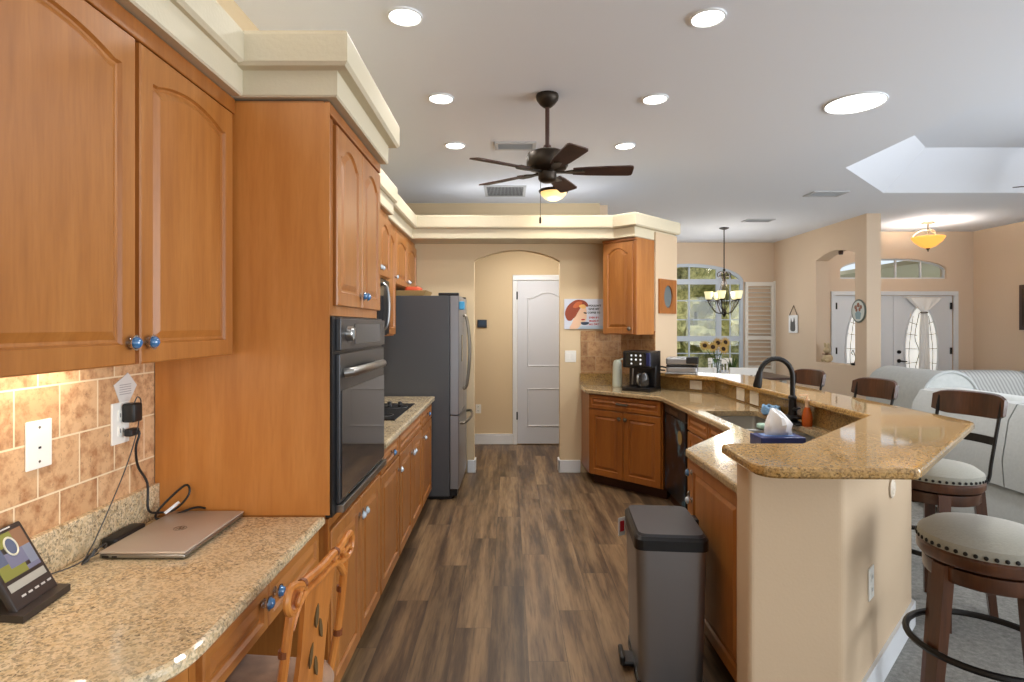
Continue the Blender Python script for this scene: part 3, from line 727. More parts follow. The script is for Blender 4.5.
b = MB(); b.box(-.4365, 5.03, 1.665, -.392, 5.12, 1.735, .006); solo('fridge_magnet', b, M['blueglass2'] if 'blueglass2' in M else mat('sky blue magnet', (74, 160, 206), .4), 'sky blue magnet near the top edge of the fridge door', 'magnet')
# basket on the fridge
t = thing('wicker_tray', 'shallow tan wicker tray on top of the grey fridge', 'tray', (-.93, 5.35, 1.785))
b = MB()
def ringloop(x0, x1, y0, y1, z): return [(x0, y0, z), (x1, y0, z), (x1, y1, z), (x0, y1, z)]
b.loft([ringloop(-1.06, -.76, 5.10, 5.45, 1.786), ringloop(-1.09, -.73, 5.07, 5.48, 1.835), ringloop(-1.075, -.745, 5.085, 5.465, 1.835), ringloop(-1.05, -.77, 5.11, 5.44, 1.796)]); part('tray_body', b, mat('light wicker', (196, 160, 104), .7), t)
b = MB(); b.smooth = True; b.box(-.93, 5.115, 1.797, -.79, 5.30, 1.872, .025, 3); solo('red_packet', b, mat('red orange packet', (206, 84, 48), .5), 'red orange packet lying in the tray on the fridge', 'packet')

# desk
b = MB(); b.slab(round_poly([(XW, 1.14), (-.687, 1.14), (-.687, 2.150), (XW, 2.150)], {1: .16}, 10), .775, .81, nose=.014, low=.008); b.box(XW, 1.14, .81, XW+.03, 2.150, .935, .004)
solo('granite_desk_top', b, M['granite'], 'speckled granite desk top with rounded corner and low upstand', 'desk top')
f = FL(-.725)
t = thing('desk_drawer_unit', 'shallow maple drawer unit under the granite desk top, blue knobs', 'drawer unit', (-1.0, 1.76, .60))
b = MB(f); b.box(1.302, -.55, .625, 2.149, 0, .772); part('carcass', b, M['wood'], t)
for (u0, u1, k) in ((1.33, 1.685, 1.650), (1.693, 2.135, 1.728)):
    d = part('drawer_front', front_mesh(f, u0, u1, .635, .765, f=.028), M['woodh'], t); part('knob', knob_mesh(f, k, .02, .724), [M['chrome'], M['blueglass']], d, 'blue crystal knob')
b = MB(f); b.box(1.18, -.55, 0, 1.30, 0, .772); solo('desk_end_panel', b, M['wood'], 'maple end panel holding up the near end of the granite desk', 'desk panel')

# things on the desk
t = thing('laptop', 'closed champagne silver laptop lying on the granite desk', 'laptop', (-1.11, 1.95, .81))
b = MB(); L0, L1 = (-1.245, 1.765), (-.985, 2.125)
b.box(-1.245, 1.745, .814, -.985, 2.135, .826, .004, 3); b.box(-1.22, 1.78, .8105, -1.01, 2.10, .815); part('base', b, M['steel'], t)
M['lap'] = mat('champagne aluminium', (190, 178, 164), .4, .35)
b = MB(); b.box(-1.247, 1.745, .8265, -.985, 2.137, .834, .003, 3); ld = part('lid', b, M['lap'], t)
b = MB(); b.tube([(-1.115+.020*math.cos(2*PI*k/24), 1.95+.020*math.sin(2*PI*k/24), .8342) for k in range(24)], .0012, 4, True)
for dx, h in ((-.006, 1), (.006, -1)):
    b.tube([(-1.115+dx*.9-.003, 1.95-.012*(1 if h > 0 else 1.2), .8343), (-1.115+dx*.9+.002, 1.95+.013*(1 if h < 0 else 1.2), .8343)], .0012, 4)
    b.tube([(-1.115+dx*.9, 1.95+.004, .8343), (-1.115+dx*.9+.006, 1.95+.004, .8343), (-1.115+dx*.9+.005, 1.95-.008, .8343)], .0012, 4)
part('round_emblem', b, M['pewter'], ld)
b = MB(); b.box(-1.235, 1.7435, .817, -1.215, 1.7455, .822); b.box(-1.205, 1.7435, .817, -1.19, 1.7455, .822); part('ports', b, M['black'], t)

b = MB(); b.smooth = True; b.box(-1.285, 1.80, .811, -1.235+.0, 2.0, .845, .008, 3, True)
# charger brick behind the laptop, lying against the upstand
t = thing('laptop_charger', 'black laptop charger brick with its looped cable behind the laptop', 'charger', (-1.28, 1.92, .81))
b = MB(); b.box(-1.300, 1.83, .811, -1.252, 1.985, .842, .008, 3); part('brick', b, M['rubber'], t)
b = MB(); b.tube(spline([(-1.325, 1.985, 1.158), (-1.28, 1.99, 1.155), (-1.288, 1.985, 1.10), (-1.297, 2.01, 1.03), (-1.286, 2.045, .96), (-1.28, 2.04, .87), (-1.27, 2.08, .845), (-1.22, 2.10, .85), (-1.18, 2.12, .90), (-1.20, 2.13, .93), (-1.27, 2.10, .86), (-1.26, 2.05, .835), (-1.24, 2.09, .825), (-1.17, 2.135, .845), (-1.13, 2.14, .842)], 5), .0042, 6); part('cable', b, M['rubber'], t)
b = MB(); b.tube([(-1.245, 2.08, .842), (-1.215, 2.118, .872)], .006, 6); part('cable_tag', b, M['paper'], t, 'white tag on the cable')
b = MB(); b.box(-1.312, 1.955, 1.142, -1.285, 2.005, 1.168, .006); part('plug', b, M['rubber'], t)
def plate(name, label, fr, u, z, w=.075, h=.12, holes='outlet', cat='outlet', group='white wall plates'):
    c = fr((u, 0, z)); t = thing(name, label, cat, tuple(c), group=group)
    b = MB(fr); b.box(u-w/2, 0, z-h/2, u+w/2, .006, z+h/2, .002); part('plate', b, M['plate'], t)
    b = MB(fr)
    if holes == 'outlet':
        for s in (-1, 1):
            if s > 0: part('socket', b, [M['plate'], M['black']], t); b = MB(fr)
            b.box(u-.016, .006, z+s*.026-.016, u+.016, .0085, z+s*.026+.016)
            b.m = 1; b.box(u-.008, .008, z+s*.026-.006, u-.005, .009, z+s*.026+.008); b.box(u+.005, .008, z+s*.026-.006, u+.008, .009, z+s*.026+.008); b.m = 0
    elif holes == 'jack':
        b.m = 1; b.box(u-.004, .006, z-.012, u+.004, .0075, z-.006); b.m = 0
        for s in (-1, 1): b2 = MB(fr); b2.lathe([(.004, 0), (.003, .0015)], (u, .006, z+s*.048), 8, (0, 1, 0)); part('screw', b2, M['pewter'], t)
    else:
        for k in range(holes): 
            uu = u+(k-(holes-1)/2)*.045; b.box(uu-.016, .006, z-.033, uu+.016, .009, z+.033, .001)
    part('socket' if holes == 'outlet' else ('jack' if holes == 'jack' else 'rocker'), b, [M['plate'], M['black']], t)
    return t
fl = Fr((XW+.0085, 0), (0, 1), (1, 0))
plate('blank_wall_plate', 'white cable jack plate on the tile left of the outlet', fl, 1.618, 1.187, .088, .135, 'jack', 'wall plate')
plate('wall_outlet', 'white outlet with black plugs on the tile above the laptop', fl, 1.957, 1.190, .088, .14)
t = thing('plug_adapter', 'small black plug adapter in the upper socket, thin grey cord to the photo frame', 'plug', (-1.31, 1.97, 1.19))
b = MB(); b.box(-1.319, 1.955, 1.19, -1.275, 2.005, 1.255, .008, 3); part('adapter_body', b, M['rubber'], t)
b = MB(); b.tube(spline([(-1.29, 1.98, 1.255), (-1.285, 1.99, 1.275), (-1.28, 2.0, 1.25), (-1.286, 1.985, 1.15), (-1.29, 1.94, 1.05), (-1.285, 1.86, .95), (-1.275, 1.77, .86), (-1.265, 1.72, .825), (-1.25, 1.77, .83), (-1.262, 1.80, .84), (-1.265, 1.74, .83), (-1.27, 1.68, .82), (-1.29, 1.58, .83), (-1.295, 1.50, .86)], 5), .0022, 5)
for k in range(3): b.tube(spline([(-1.262, 1.70+.01*k, .815), (-1.25, 1.735, .835+.006*k), (-1.262, 1.76-.008*k, .83), (-1.272, 1.73, .822)], 5, True), .0025, 5, True)
part('cord', b, M['greycable'], t)
b = MB(); c0 = Vector((-1.3255, 1.985, 1.305)); pts = []
for a, r in ((75, .055), (5, .062), (-60, .050), (-115, .058), (165, .060)): pts.append((c0.y+r*math.cos(math.radians(a)), c0.z+r*math.sin(math.radians(a))))
b.extr(pts, -1.3262, -1.3245, YZ); pt = solo('care_tag', b, mat('off white tag paper', (214, 210, 204), .8), 'crumpled white instruction tag on the tile above the outlet', 'tag')
b = MB()
for k in range(5): b.box(-1.3242, 1.955, 1.285+.008*k, -1.3238, 2.015, 1.287+.008*k)
part('printed_lines', b, mat('faint grey print', (150, 140, 140), .8), pt)

# digital photo frame on the desk
t = thing('digital_photo_frame', 'dark brown tilted digital photo frame with colourful screen on the desk', 'photo frame', (-1.22, 1.44, .81))
def tilt(u, v, w):      # u along the frame, v up its face, w out of its face
    u = .105+(u-.105)*.76
    a = math.radians(31); th = math.radians(-8)
    x = w*math.cos(a)-v*math.sin(a); z = v*math.cos(a)+w*math.sin(a)
    return (-1.192+x-u*.12, 1.435+u, .826+z)
class TF:
    U = None
    def __call__(s, p): return Vector(tilt(*p))
tf = TF()
M['fdark'] = mat('dark brown frame plastic', (52, 46, 44), .35)
b = MB(tf); b.box(-.095, 0, -.02, .105, .205, 0, .006); part('housing', b, M['fdark'], t)
b = MB(tf); b.m = 0
cells = [(-.078, .155, -.04, .19, 0), (-.04, .155, .036, .19, 0), (.036, .14, .088, .19, 1), (-.078, .115, -.03, .155, 2), (-.03, .10, .05, .14, 3), (.05, .09, .088, .14, 4), (-.078, .078, -.03, .115, 0), (-.03, .078, .03, .10, 0), (.03, .078, .088, .09, 3)]
for (u0, v0, u1, v1, k) in cells: b.m = k; b.box(u0, v0, .0005, u1, v1, .0012)
b.m = 5
b.add([], [])
ringp = [(.012+.024*math.cos(2*PI*k/24), .152+.024*math.sin(2*PI*k/24), .0018) for k in range(24)]
b.tube(ringp, .003, 5, True); b.m = 2; b.fill([[(.012+.022*math.cos(2*PI*k/24), .152+.022*math.sin(2*PI*k/24)) for k in range(24)]], lambda a, c: (a, c, .0016))
sc_cols = [(122, 124, 66), (132, 100, 78), (86, 96, 118), (108, 110, 132), (118, 126, 142), (196, 192, 170)]
part('screen', b, [mat('screen patch', c, .2, emis=c, estr=.15) for c in sc_cols], t)
b = MB(tf); b.box(-.078, .048, .0003, .088, .068, .001); part('caption_strip', b, mat('grey caption strip', (168, 166, 156), .4), t)
b = MB(tf)
for k in range(5): b.box(-.05+k*.03, .026, .0003, -.032+k*.03, .031, .0015)
b.box(-.04, .197, .0003, .05, .201, .0012)
part('buttons', b, mat('silver print', (196, 194, 190), .4), t)
b = MB(); b.prism([(-1.29, 1.385), (-1.158, 1.37), (-1.178, 1.545), (-1.295, 1.55)], .8105, .828); part('foot', b, M['fdark'], t)

# rattan desk chair: built around its own back line, +Y along the back
t = thing('rattan_chair', 'rattan desk chair with looped cane back pushed under the desk', 'chair', (0, 0, 0))
w = .165
b = MB()
b.tube(spline([(-.06, -w-.01, .44), (-.02, -w-.008, .65), (0, -w, .82), (.004, -w+.025, .872), (0, -w+.07, .884), (0, 0, .880), (0, w-.07, .884), (.004, w-.025, .872), (0, w, .82), (-.02, w+.008, .65), (-.06, w+.01, .44)]), .0115, 9)
b.tube(spline([(0, -w+.004, .80), (0, -w+.06, .850), (0, 0, .853), (0, w-.06, .850), (0, w-.004, .80)]), .010, 8)
for s_ in (1, -1):
    b.tube(spline([(0, -s_*(w-.075), .866), (.008, -s_*(w-.025), .898), (.010, -s_*(w+.018), .908), (.010, -s_*(w+.034), .880), (.008, -s_*(w+.012), .848), (0, -s_*(w-.035), .843)], 6, True), .0095, 8, True)
    b.tube(spline([(.012, -s_*(w-.03), .868), (.02, -s_*(w-.015), .882), (.02, -s_*(w), .868), (.015, -s_*(w-.012), .857)], 5, True), .006, 7, True)
part('back_frame', b, M['rattan'], t)
b = MB()
for z in (.62, .75):
    for s_ in (-1, 1): b.tube([(-.022+.01*(z > .7), s_*(w+.006), z-.008), (-.021+.01*(z > .7), s_*(w+.006), z+.008)], .0135, 9)
for y in (-.10, .10): b.tube([(0, y-.006, .883), (0, y+.006, .883)], .0135, 9)
part('cane_bindings', b, mat('dark cane binding', (112, 58, 24), .5), t)
b = MB(); b.loft([[(dx-.008-.045*(1-k), sg*wd, .45+.40*k) for dx, sg in ((0, -1), (0, 1), (.012, 1), (.012, -1))] for k, wd in ((0, .095), (.3, .085), (.6, .078), (1, .090))]); sp_ = part('splat', b, M['rattan'], t)
b = MB()
for (y, z, a) in ((-.03, .56, .5), (.02, .61, -.4), (-.02, .66, .6), (.025, .71, -.5), (-.01, .76, .3)):
    xx = .0045-.045*(1-(z-.45)/.4); lf = [(y+.010*math.sin(PI*q/4)*(1 if q <= 4 else 1)*math.cos(a)-(.035*(1-abs(q-4)/2))*math.sin(a)*.5, z+.03*math.cos(PI*q/4)) for q in range(8)]
    b.extr(lf, xx, xx+.004, lambda p, q, r_: (r_, p, q))
part('leaf_carving', b, mat('dark painted leaves', (92, 70, 36), .6), sp_)
b = MB(); b.smooth = True; b.box(-.47, -.20, .435, -.03, .20, .54, .045, 4, True); part('seat_cushion', b, M['cushion'], t)
b = MB(); b.tube(spline([(-.48, -.19, .42), (-.48, .19, .42), (-.05, .18, .42), (-.05, -.18, .42)], 4, True), .014, 8, True); part('seat_frame', b, M['rattan'], t)
for x, y in ((-.46, -.18), (-.46, .18), (-.06, -.175), (-.06, .175)):
    b = MB(); b.tube([(x, y, 0), (x, y, .43)], [.012, .015], 8); part('leg', b, M['rattan'], t)
t.location = (-.500, 1.52, 0); t.rotation_euler = (0, 0, math.radians(-6))
# lamp strip under the wall cabinet
t = thing('under_cabinet_light', 'slim lit strip light under the wall cabinet over the desk', 'light', (-1.25, 1.35, 1.40))
b = MB(); b.box(-1.27, 1.05, 1.428, -1.22, 1.75, 1.4445); part('housing', b, M['white'], t)
b = MB(); b.box(-1.265, 1.06, 1.424, -1.225, 1.74, 1.428); part('diffuser', b, M['lens'], t)
lamp('under_cabinet_lamp', 'AREA', (-1.245, 1.40, 1.42), 1.7, WARM, shape='RECTANGLE', size=.05, size_y=.68)
# ------------------------------------------------------------------ right side: peninsula
# corner wall cabinet
f = Fr((.944, 5.751), (1, -1), (-1, -1))
t = cabinet('wall_cabinet', 'small honey maple corner wall cabinet above the coffee maker', 'cabinet', f, rect(0, .390, .305), 1.437, 2.366,
    [('arch', .008, .350, 1.445, 2.335, [('pewter', .322, 1.495)])], toe=False)
b = MB(f); b.box(.352, 0, 1.437, .390, .012, 2.338, .002); part('stile', b, M['woodd'], t); b = MB(f); b.box(0, 0, 2.34, .39, .022, 2.366, .004); part('top_rail', b, M['woodd'], t)
# angled base cabinet
f = Fr((.774, 5.554), (1, -1), (-1, -1))
W = .795
t = cabinet('base_cabinet', 'angled maple base cabinet under the coffee maker with one drawer', 'cabinet', f, [(0, 0), (W, 0), (W, -.48), (.0, -.565), ], .10, .872,
    [('drawer', .012, W-.012, .735, .862, [('pull', .39, .80)]), ('door', .012, .394, .105, .725, [('pewter', .365, .665)]), ('door', .40, W-.012, .105, .725, [('pewter', .43, .665)])], wd='woodd')
b = MB(); b.prism([(.772, 5.557), (1.17, 5.958), (.752, 5.958)], .10, .872); part('side_panel', b, M['woodd'], t)
# dishwasher
fx = Fr((1.345, 0), (0, -1), (-1, 0))        # faces -X ; u = -y
t = thing('dishwasher', 'dark built in dishwasher with a painted night garden panel', 'dishwasher', (1.6, 4.67, 0))
b = MB(); b.box(1.375, 4.372, .10, 1.85, 4.968, .868); part('body', b, M['black'], t)
b = MB(); b.box(1.345, 4.375, .115, 1.374, 4.965, .78, .003); d = part('door', b, M['black'], t)
b = MB(); b.box(1.343, 4.375, .784, 1.374, 4.965, .868, .003); p = part('control_panel', b, M['fdark'], t)
b = MB(); b.box(1.338, 4.56, .80, 1.3435, 4.80, .83, .002); part('pocket_handle', b, M['pewter'], p)
def art_mat():
    m = mat('night garden painting', (14, 20, 30), .3); g = N(m); v = g.coord((1, 1, 1))
    c = g.ramp(g.noise(v, 5, 5, .7), [(.47, (6, 8, 11)), (.55, (16, 36, 54)), (.63, (60, 120, 140)), (.72, (170, 200, 200))])
    g.col(c); return m
b = MB(); b.box(1.3425, 4.39, .13, 1.3452, 4.95, .775); a = part('art_panel', b, art_mat(), d)
b = MB(); b.lathe([(.0, 0), (.055, .0), (.055, .001)], (1.3424, 4.52, .64), 18, (-1, 0, 0)); part('painted_moon', b, mat('painted ochre disc', (160, 140, 86), .5), a)
b = MB(); b.box(1.40, 4.372, 0, 1.42, 4.968, .10); part('toe_kick', b, M['kick'], t)
# sink base: low carcass so that the bowls hang free
b = MB(); b.box(1.37, 3.46, .10, 1.86, 4.362, .64); b.box(1.37, 3.46, .64, 1.388, 4.362, .872); b.box(1.37, 4.345, .64, 1.86, 4.362, .872)
fs = Fr((1.37, 4.362), (0, -1), (-1, 0))
cabinet('sink_cabinet', 'maple sink base cabinet beside the dishwasher', 'cabinet', fs, rect(0, .90, .49), .10, .872,
    [('drawer', .012, .447, .735, .862), ('drawer', .453, .888, .735, .862), ('door', .012, .447, .105, .725, [('pewter', .42, .66)]), ('door', .453, .888, .105, .725, [('pewter', .48, .66)])], body=b)
# inner corner unit
f = Fr((1.352, 3.445), (-.445, -.57), (-.57, .445))
b = MB(); b.prism([(1.368, 3.447), (.925, 2.88), (1.30, 2.46), (1.855, 2.98), (1.855, 3.447)], .10, .872)
b2 = MB(); b2.prism([(1.385, 3.447), (.945, 2.88), (1.30, 2.46), (1.855, 2.98), (1.855, 3.447)], .10, .62); 
b2.prism([(1.385, 3.447), (.945, 2.88), (.965, 2.86), (1.39, 3.40), (1.39, 3.447)], .62, .872)
t = thing('corner_cabinet', 'angled maple corner cabinet between sink cabinet and end cabinet', 'cabinet', (1.35, 3.0, 0))
part('carcass', b2, M['wood'], t)
f = Fr((1.362, 3.44), (-.445, -.57), (-.57, .445))
d = part('door', front_mesh(f, .02, .70, .105, .725), M['wood'], t); part('knob', knob_mesh(f, .66, .02, .66), [M['pewter']]*2, d, 'pewter knob')
part('drawer_front', front_mesh(f, .02, .70, .735, .862, f=.03), M['woodh'], t)
# end cabinet against the bar wall
f = Fr((.918, 2.872), (0, -1), (-1, 0))
t = cabinet('end_cabinet', 'honey maple end cabinet behind the grey trash can, one tall raised panel door', 'cabinet', f, [(0, 0), (.668, 0), (.668, -.245), (.44, -.37), (.0, -.01)], .10, .872,
    [('door', .01, .655, .105, .862, [('blue', .045, .80), ('ice', .045, .665)])])
# granite: worktop with sink hole, upstand, bar top
ctr = [(.735, 5.962), (.735, 5.535), (1.302, 4.958), (1.318, 3.425), (.873, 2.862), (.873, 2.200), (1.17, 2.200), (1.868, 2.898), (1.868, 5.205), (1.44, 5.675), (1.158, 5.958)]
hole = round_poly([(1.40, 3.02), (1.775, 3.02), (1.775, 4.13), (1.40, 4.13)], .04, 5)
b = MB(); b.slab(round_poly(ctr, {1: .03, 2: .05, 3: .04, 4: .03}, 5), .874, .91, holes=[hole])
solo('granite_worktop', b, M['granitedim'], 'glossy angled granite worktop around the sink on the right', 'worktop')
b = MB(); b.prism([(1.192, 2.200), (1.889, 2.902), (1.889, 5.214), (1.452, 5.688), (1.436, 5.672), (1.867, 5.206), (1.867, 2.91), (1.17, 2.215)], .911, 1.034)
solo('granite_upstand', b, M['granited'], 'granite upstand between the sink worktop and the raised bar top', 'upstand')
b = MB(); fr_ = Fr((1.163, 5.97), (1, -1), (-1, -1)); b.box(.735, 5.945, .911, 1.155, 5.965, 1.03); 
b.prism([(1.150, 5.958), (1.437, 5.671), (1.449, 5.683), (1.162, 5.97)], .911, 1.03)
solo('granite_upstand', b, M['granited'], 'low granite upstand along the tile behind the coffee maker', 'upstand')
bar = [(.805, 2.214), (1.122, 2.214), (1.82, 2.912), (1.82, 5.08), (1.385, 5.605), (1.63, 5.855), (2.19, 5.30), (2.19, 2.70), (1.295, 1.808), (.795, 1.822)]
b = MB(); b.slab(round_poly(bar, {0: .045, 8: .02, 7: .03, 9: .09}, 6), 1.0345, 1.07, nose=.012, low=.008)
solo('bar_counter', b, M['bargranite'] if 'bargranite' in M else granite('gold bar granite', (172, 130, 70), (194, 156, 98), (58, 40, 20), (128, 102, 62), .06), 'raised gold granite bar top wrapping the peninsula', 'bar counter')
# sink
t = thing('kitchen_sink', 'stainless double bowl sink set under the granite worktop', 'sink', (1.59, 3.57, .68))
def bowl(x0, x1, y0, y1, z0, z1, th=.012):
    b = MB(); b.smooth = True
    o = round_poly([(x0, y0), (x1, y0), (x1, y1), (x0, y1)], .05, 5); i_ = off_poly(o, th); bt = off_poly(o, th+.02)
    L = lambda p, z: [(q[0], q[1], z) for q in p]
    b.loft([L(o, z1), L(o, z0), L(off_poly(o, .03), z0-.01)], cap=False); b.loft([L(o, z1), L(i_, z1), L(i_, z0+.03), L(bt, z0+.004)], cap=False)
    b.fill([bt], lambda a, c: (a, c, z0+.004)); return b
part('near_bowl', bowl(1.392, 1.783, 3.01, 3.535, .69, .872), M['sinksteel'], t); part('far_bowl', bowl(1.392, 1.783, 3.545, 4.14, .69, .872), M['sinksteel'], t)
b = MB(); b.box(1.41, 3.525, .84, 1.765, 3.555, .885, .008, 3); part('divider', b, M['sinksteel'], t)
for y in (3.27, 3.85):
    b = MB(); b.lathe([(.045, 0), (.04, .004), (.02, .001)], (1.59, y, .695), 18); part('drain', b, M['pewter'], t)
# faucet
t = thing('faucet', 'black gooseneck kitchen faucet with pull down spray head', 'faucet', (1.785, 3.62, .91))
X, Y = 1.785, 3.62
b = MB(); b.box(X-.035, Y-.11, .9105, X+.035, Y+.11, .922, .005); b.lathe([(.033, .92), (.03, .96), (.024, .985), (.022, 1.06), (.026, 1.065), (.026, 1.075), (.018, 1.085)], (X, Y, 0), 18); b.lathe([(.03, .935), (.068, .942), (.072, .95), (.03, .962)], (X, Y, 0), 22); part('base', b, M['matteblack'], t)
b = MB(); pth = [(X, Y, 1.08), (X, Y, 1.20)]+[(X-.105+.105*math.cos(PI*k/14), Y+.0*k, 1.20+.115*math.sin(PI*k/14)) for k in range(1, 13)]+[(X-.208, Y, 1.215)]
b.tube(pth, .0155, 10); part('spout', b, M['matteblack'], t)
b = MB(); b.lathe([(.017, 0), (.02, .02), (.027, .09), (.024, .105)], (X-.205, Y, 1.235), 14, (-.18, 0, -1)); part('spray_head', b, M['matteblack'], t)
b = MB(); b.tube([(X, Y-.02, 1.0), (X-.01, Y-.06, 1.005), (X-.02, Y-.13, 1.02)], [.012, .009, .006], 8); part('lever', b, M['matteblack'], t)
# soap bottle, scrubber, sponge, tissues
t = thing('soap_bottle', 'clear pump bottle of orange dish soap beside the black faucet', 'bottle', (1.815, 3.50, .911))
b = MB(); b.lathe([(.028, 0), (.03, .004), (.03, .055), (.024, .09), (.013, .115)], (1.815, 3.50, .911), 16); part('bottle_body', b, mat('orange dish soap', (226, 106, 36), .1, trans=.35), t)
b = MB(); b.lathe([(.012, 0), (.012, .035), (.015, .036), (.015, .05), (.005, .052), (.005, .075)], (1.815, 3.50, 1.025), 12); b.box(1.77, 3.494, 1.095, 1.822, 3.506, 1.105); part('pump', b, mat('pale pump plastic', (228, 190, 150), .3), t)
t = thing('dish_scrubber', 'blue mesh dish scrubber behind the sink by the bar upstand', 'scrubber', (1.80, 3.95, .911))
b = MB(); b.smooth = True
for k in range(7): b.tube([(1.80+.045*math.cos(2*PI*i/12+k)*1.0, 3.95+.09*math.sin(2*PI*i/12+k)*(1-.05*k), .925+.006*k+.008*math.sin(3*i+k)) for i in range(12)], .012, 6, True)
part('mesh_coil', b, mat('blue scrubber mesh', (120, 160, 196), .6), t)
b = MB(); b.smooth = True; b.box(1.60, 3.30, .852, 1.69, 3.44, .898, .012, 3, True); b2 = b
b = MB(); b.box(1.535, 3.505, .886, 1.645, 3.575, .918, .010, 3, True)
solo('sponge', b, mat('pale green sponge', (176, 206, 190), .9), 'pale green sponge on the sink divider behind the tissue box', 'sponge')
t = thing('tissue_box', 'flat navy blue tissue box with a white tissue on the worktop behind the bar top', 'tissue box', (1.325, 2.93, .911))
b = MB(); b.box(1.250, 2.85, .911, 1.474, 2.985, .966, .004); part('box', b, mat('navy tissue carton', (28, 44, 104), .35), t)
b = MB(); b.box(1.28, 2.885, .9662, 1.44, 2.955, .9676); part('printed_top', b, mat('pale blue carton print', (120, 150, 200), .4), t)
b = MB(); rings = []
for k, (w, dpt, z, sx) in enumerate([(.060, .012, .986, 0), (.058, .03, 1.005, -.004), (.06, .035, 1.03, 0), (.045, .03, 1.055, -.006), (.028, .02, 1.075, -.018), (.012, .008, 1.09, -.028)]):
    rings.append([(1.372+sx+w*1.18*math.cos(2*PI*i/20), 2.925+dpt*math.sin(2*PI*i/20)*(1+.35*math.sin(5*2*PI*i/20+k)), z-.019+(z-.985)*.25+.006*math.sin(3*2*PI*i/20+2*k)*(k > 0)) for i in range(20)])
b.smooth = True; b.loft(rings); part('tissue', b, M['paper'], t)
# coffee maker, rotated with the corner
t = thing('coffee_maker', 'black coffee maker with button panel and glass carafe on the corner worktop', 'coffee maker', (1.255, 5.45, .911))
f = Fr((1.255, 5.45, .911), (.80, -.60), (-.60, -.80))
b = MB(f); b.box(-.14, -.14, 0, .14, .13, .035, .006); part('base', b, M['black'], t)
b = MB(f); b.box(-.135, -.14, .035, .135, -.02, .375, .008); part('tower', b, M['black'], t)
b = MB(f); b.box(-.14, -.03, .215, .14, .12, .375, .018, 3, False); hd = part('brew_head', b, M['black'], t)
b = MB(f); b.box(-.10, .119, .235, .085, .1225, .365); part('button_panel', b, M['gloss'], hd)
b = MB(f)
for r in range(3):
    for c in range(3): 
        if (r, c) != (0, 1): b.lathe([(.010, 0), (.009, .004)], (-.045+.045*c, .1225, .258+.038*r), 10, (0, 1, 0))
part('buttons', b, mat('lit white button', (226, 228, 232), .3, emis=(220, 225, 235), estr=.25), hd)
b = MB(f); b.box(.10, .10, .24, .138, .1245, .36, .004); part('side_trim', b, mat('dark blue gloss', (30, 36, 84), .15), hd)
b = MB(); b.lathe([(.05, 0), (.062, .03), (.06, .09), (.045, .125), (.047, .14)], f((.035, .055, .036)), 18); ca = part('carafe', b, mat('smoked carafe glass', (70, 66, 62), .05, trans=.5), t)
b = MB(f); b.tube(spline([(.035, .10, .16), (.035, .155, .155), (.035, .165, .10), (.035, .12, .06)]), .008); part('carafe_handle', b, M['steel'], ca)
b = MB(f); b.tube([(-.05, .09, .06), (-.04, .10, .21)], .008); part('frother_wand', b, M['steel'], t)
# pale bottle next to it
t = thing('thermos', 'pale grey green tapered bottle standing left of the coffee maker', 'bottle', (1.09, 5.79, .911))
b = MB(); b.lathe([(.046, 0), (.048, .01), (.045, .20), (.042, .24)], (1.09, 5.79, .911), 18); part('flask', b, mat('pale sage enamel', (206, 214, 200), .3), t)
b = MB(); b.lathe([(.043, 0), (.036, .02), (.012, .03)], (1.09, 5.79, 1.151), 16); b.bar((1.08, 5.78, 1.17), (1.165, 5.75, 1.20), .02, .014); part('lid', b, mat('sage lid', (196, 206, 192), .35), t)
# waffle maker on the bar
t = thing('waffle_maker', 'grey and black countertop waffle maker on the far corner of the bar top', 'waffle maker', (1.65, 5.46, 1.0705))
f = Fr((1.65, 5.46, 1.0705), (.93, -.36), (-.36, -.93))
b = MB(f); b.box(-.15, -.10, .0, .13, .13, .015, .005); b.box(-.14, -.11, .012, .135, .12, .07, .014, 3, False); part('lower_shell', b, M['dsteel2'], t)
b = MB(f); b.box(-.142, -.112, .068, .137, .122, .082, .004); part('hinge_gap', b, M['black'], t)
b = MB(f); b.box(-.145, -.11, .082, .135, .12, .155, .018, 3, False); up = part('upper_shell', b, M['dsteel2'], t)
b = MB(f); b.box(.04, .10, .10, .15, .16, .165, .01); part('handle', b, M['black'], up)
b = MB(f); b.tube(spline([(-.15, 0, .05), (-.20, .02, .06), (-.21, .0, .03), (-.17, -.05, .02)]), .008); part('cord_loop', b, M['rubber'], t)
b = MB(); b.smooth = True; b.lathe([(.05, 0), (.06, .03), (.055, .08), (.03, .10), (.004, .11)], (1.755, 5.70, 1.0705+.0), 16)
# outlets on the upstand, switches
fu = Fr((1.8665, 0), (0, 1), (-1, 0))
plate('wall_outlet', 'white outlet on the granite upstand, left one of the pair beside the faucet', fu, 4.63, .972, .15, .10, 2)
plate('wall_outlet', 'white outlet on the granite upstand, right one of the pair beside the faucet', fu, 4.37, .972, .15, .10, 2)
fd = Fr((1.8665, 5.2055), (-.4275, .47), (-.47, -.4275))
plate('wall_outlet', 'wide white outlet on the angled granite upstand beside the coffee maker', fd, .19, .972, .12, .08, 2)
fb = Fr((0, 5.9695), (1, 0), (0, -1))
plate('light_switch', 'white double light switch on the wall right of the arch', fb, .638, 1.205, .115, .12, 2, 'switch')
fh = Fr((0, 7.3995), (1, 0), (0, -1))
plate('wall_outlet', 'white outlet low on the hall wall beside the fridge edge', fh, -.395, .455, .07, .115, 'outlet')
t = thing('alarm_keypad', 'small dark blue keypad on the hall wall beyond the arch', 'keypad', (-.345, 7.39, 1.55))
b = MB(); b.box(-.405, 7.375, 1.50, -.285, 7.3995, 1.60, .004); part('housing', b, mat('navy keypad', (26, 36, 52), .3), t)
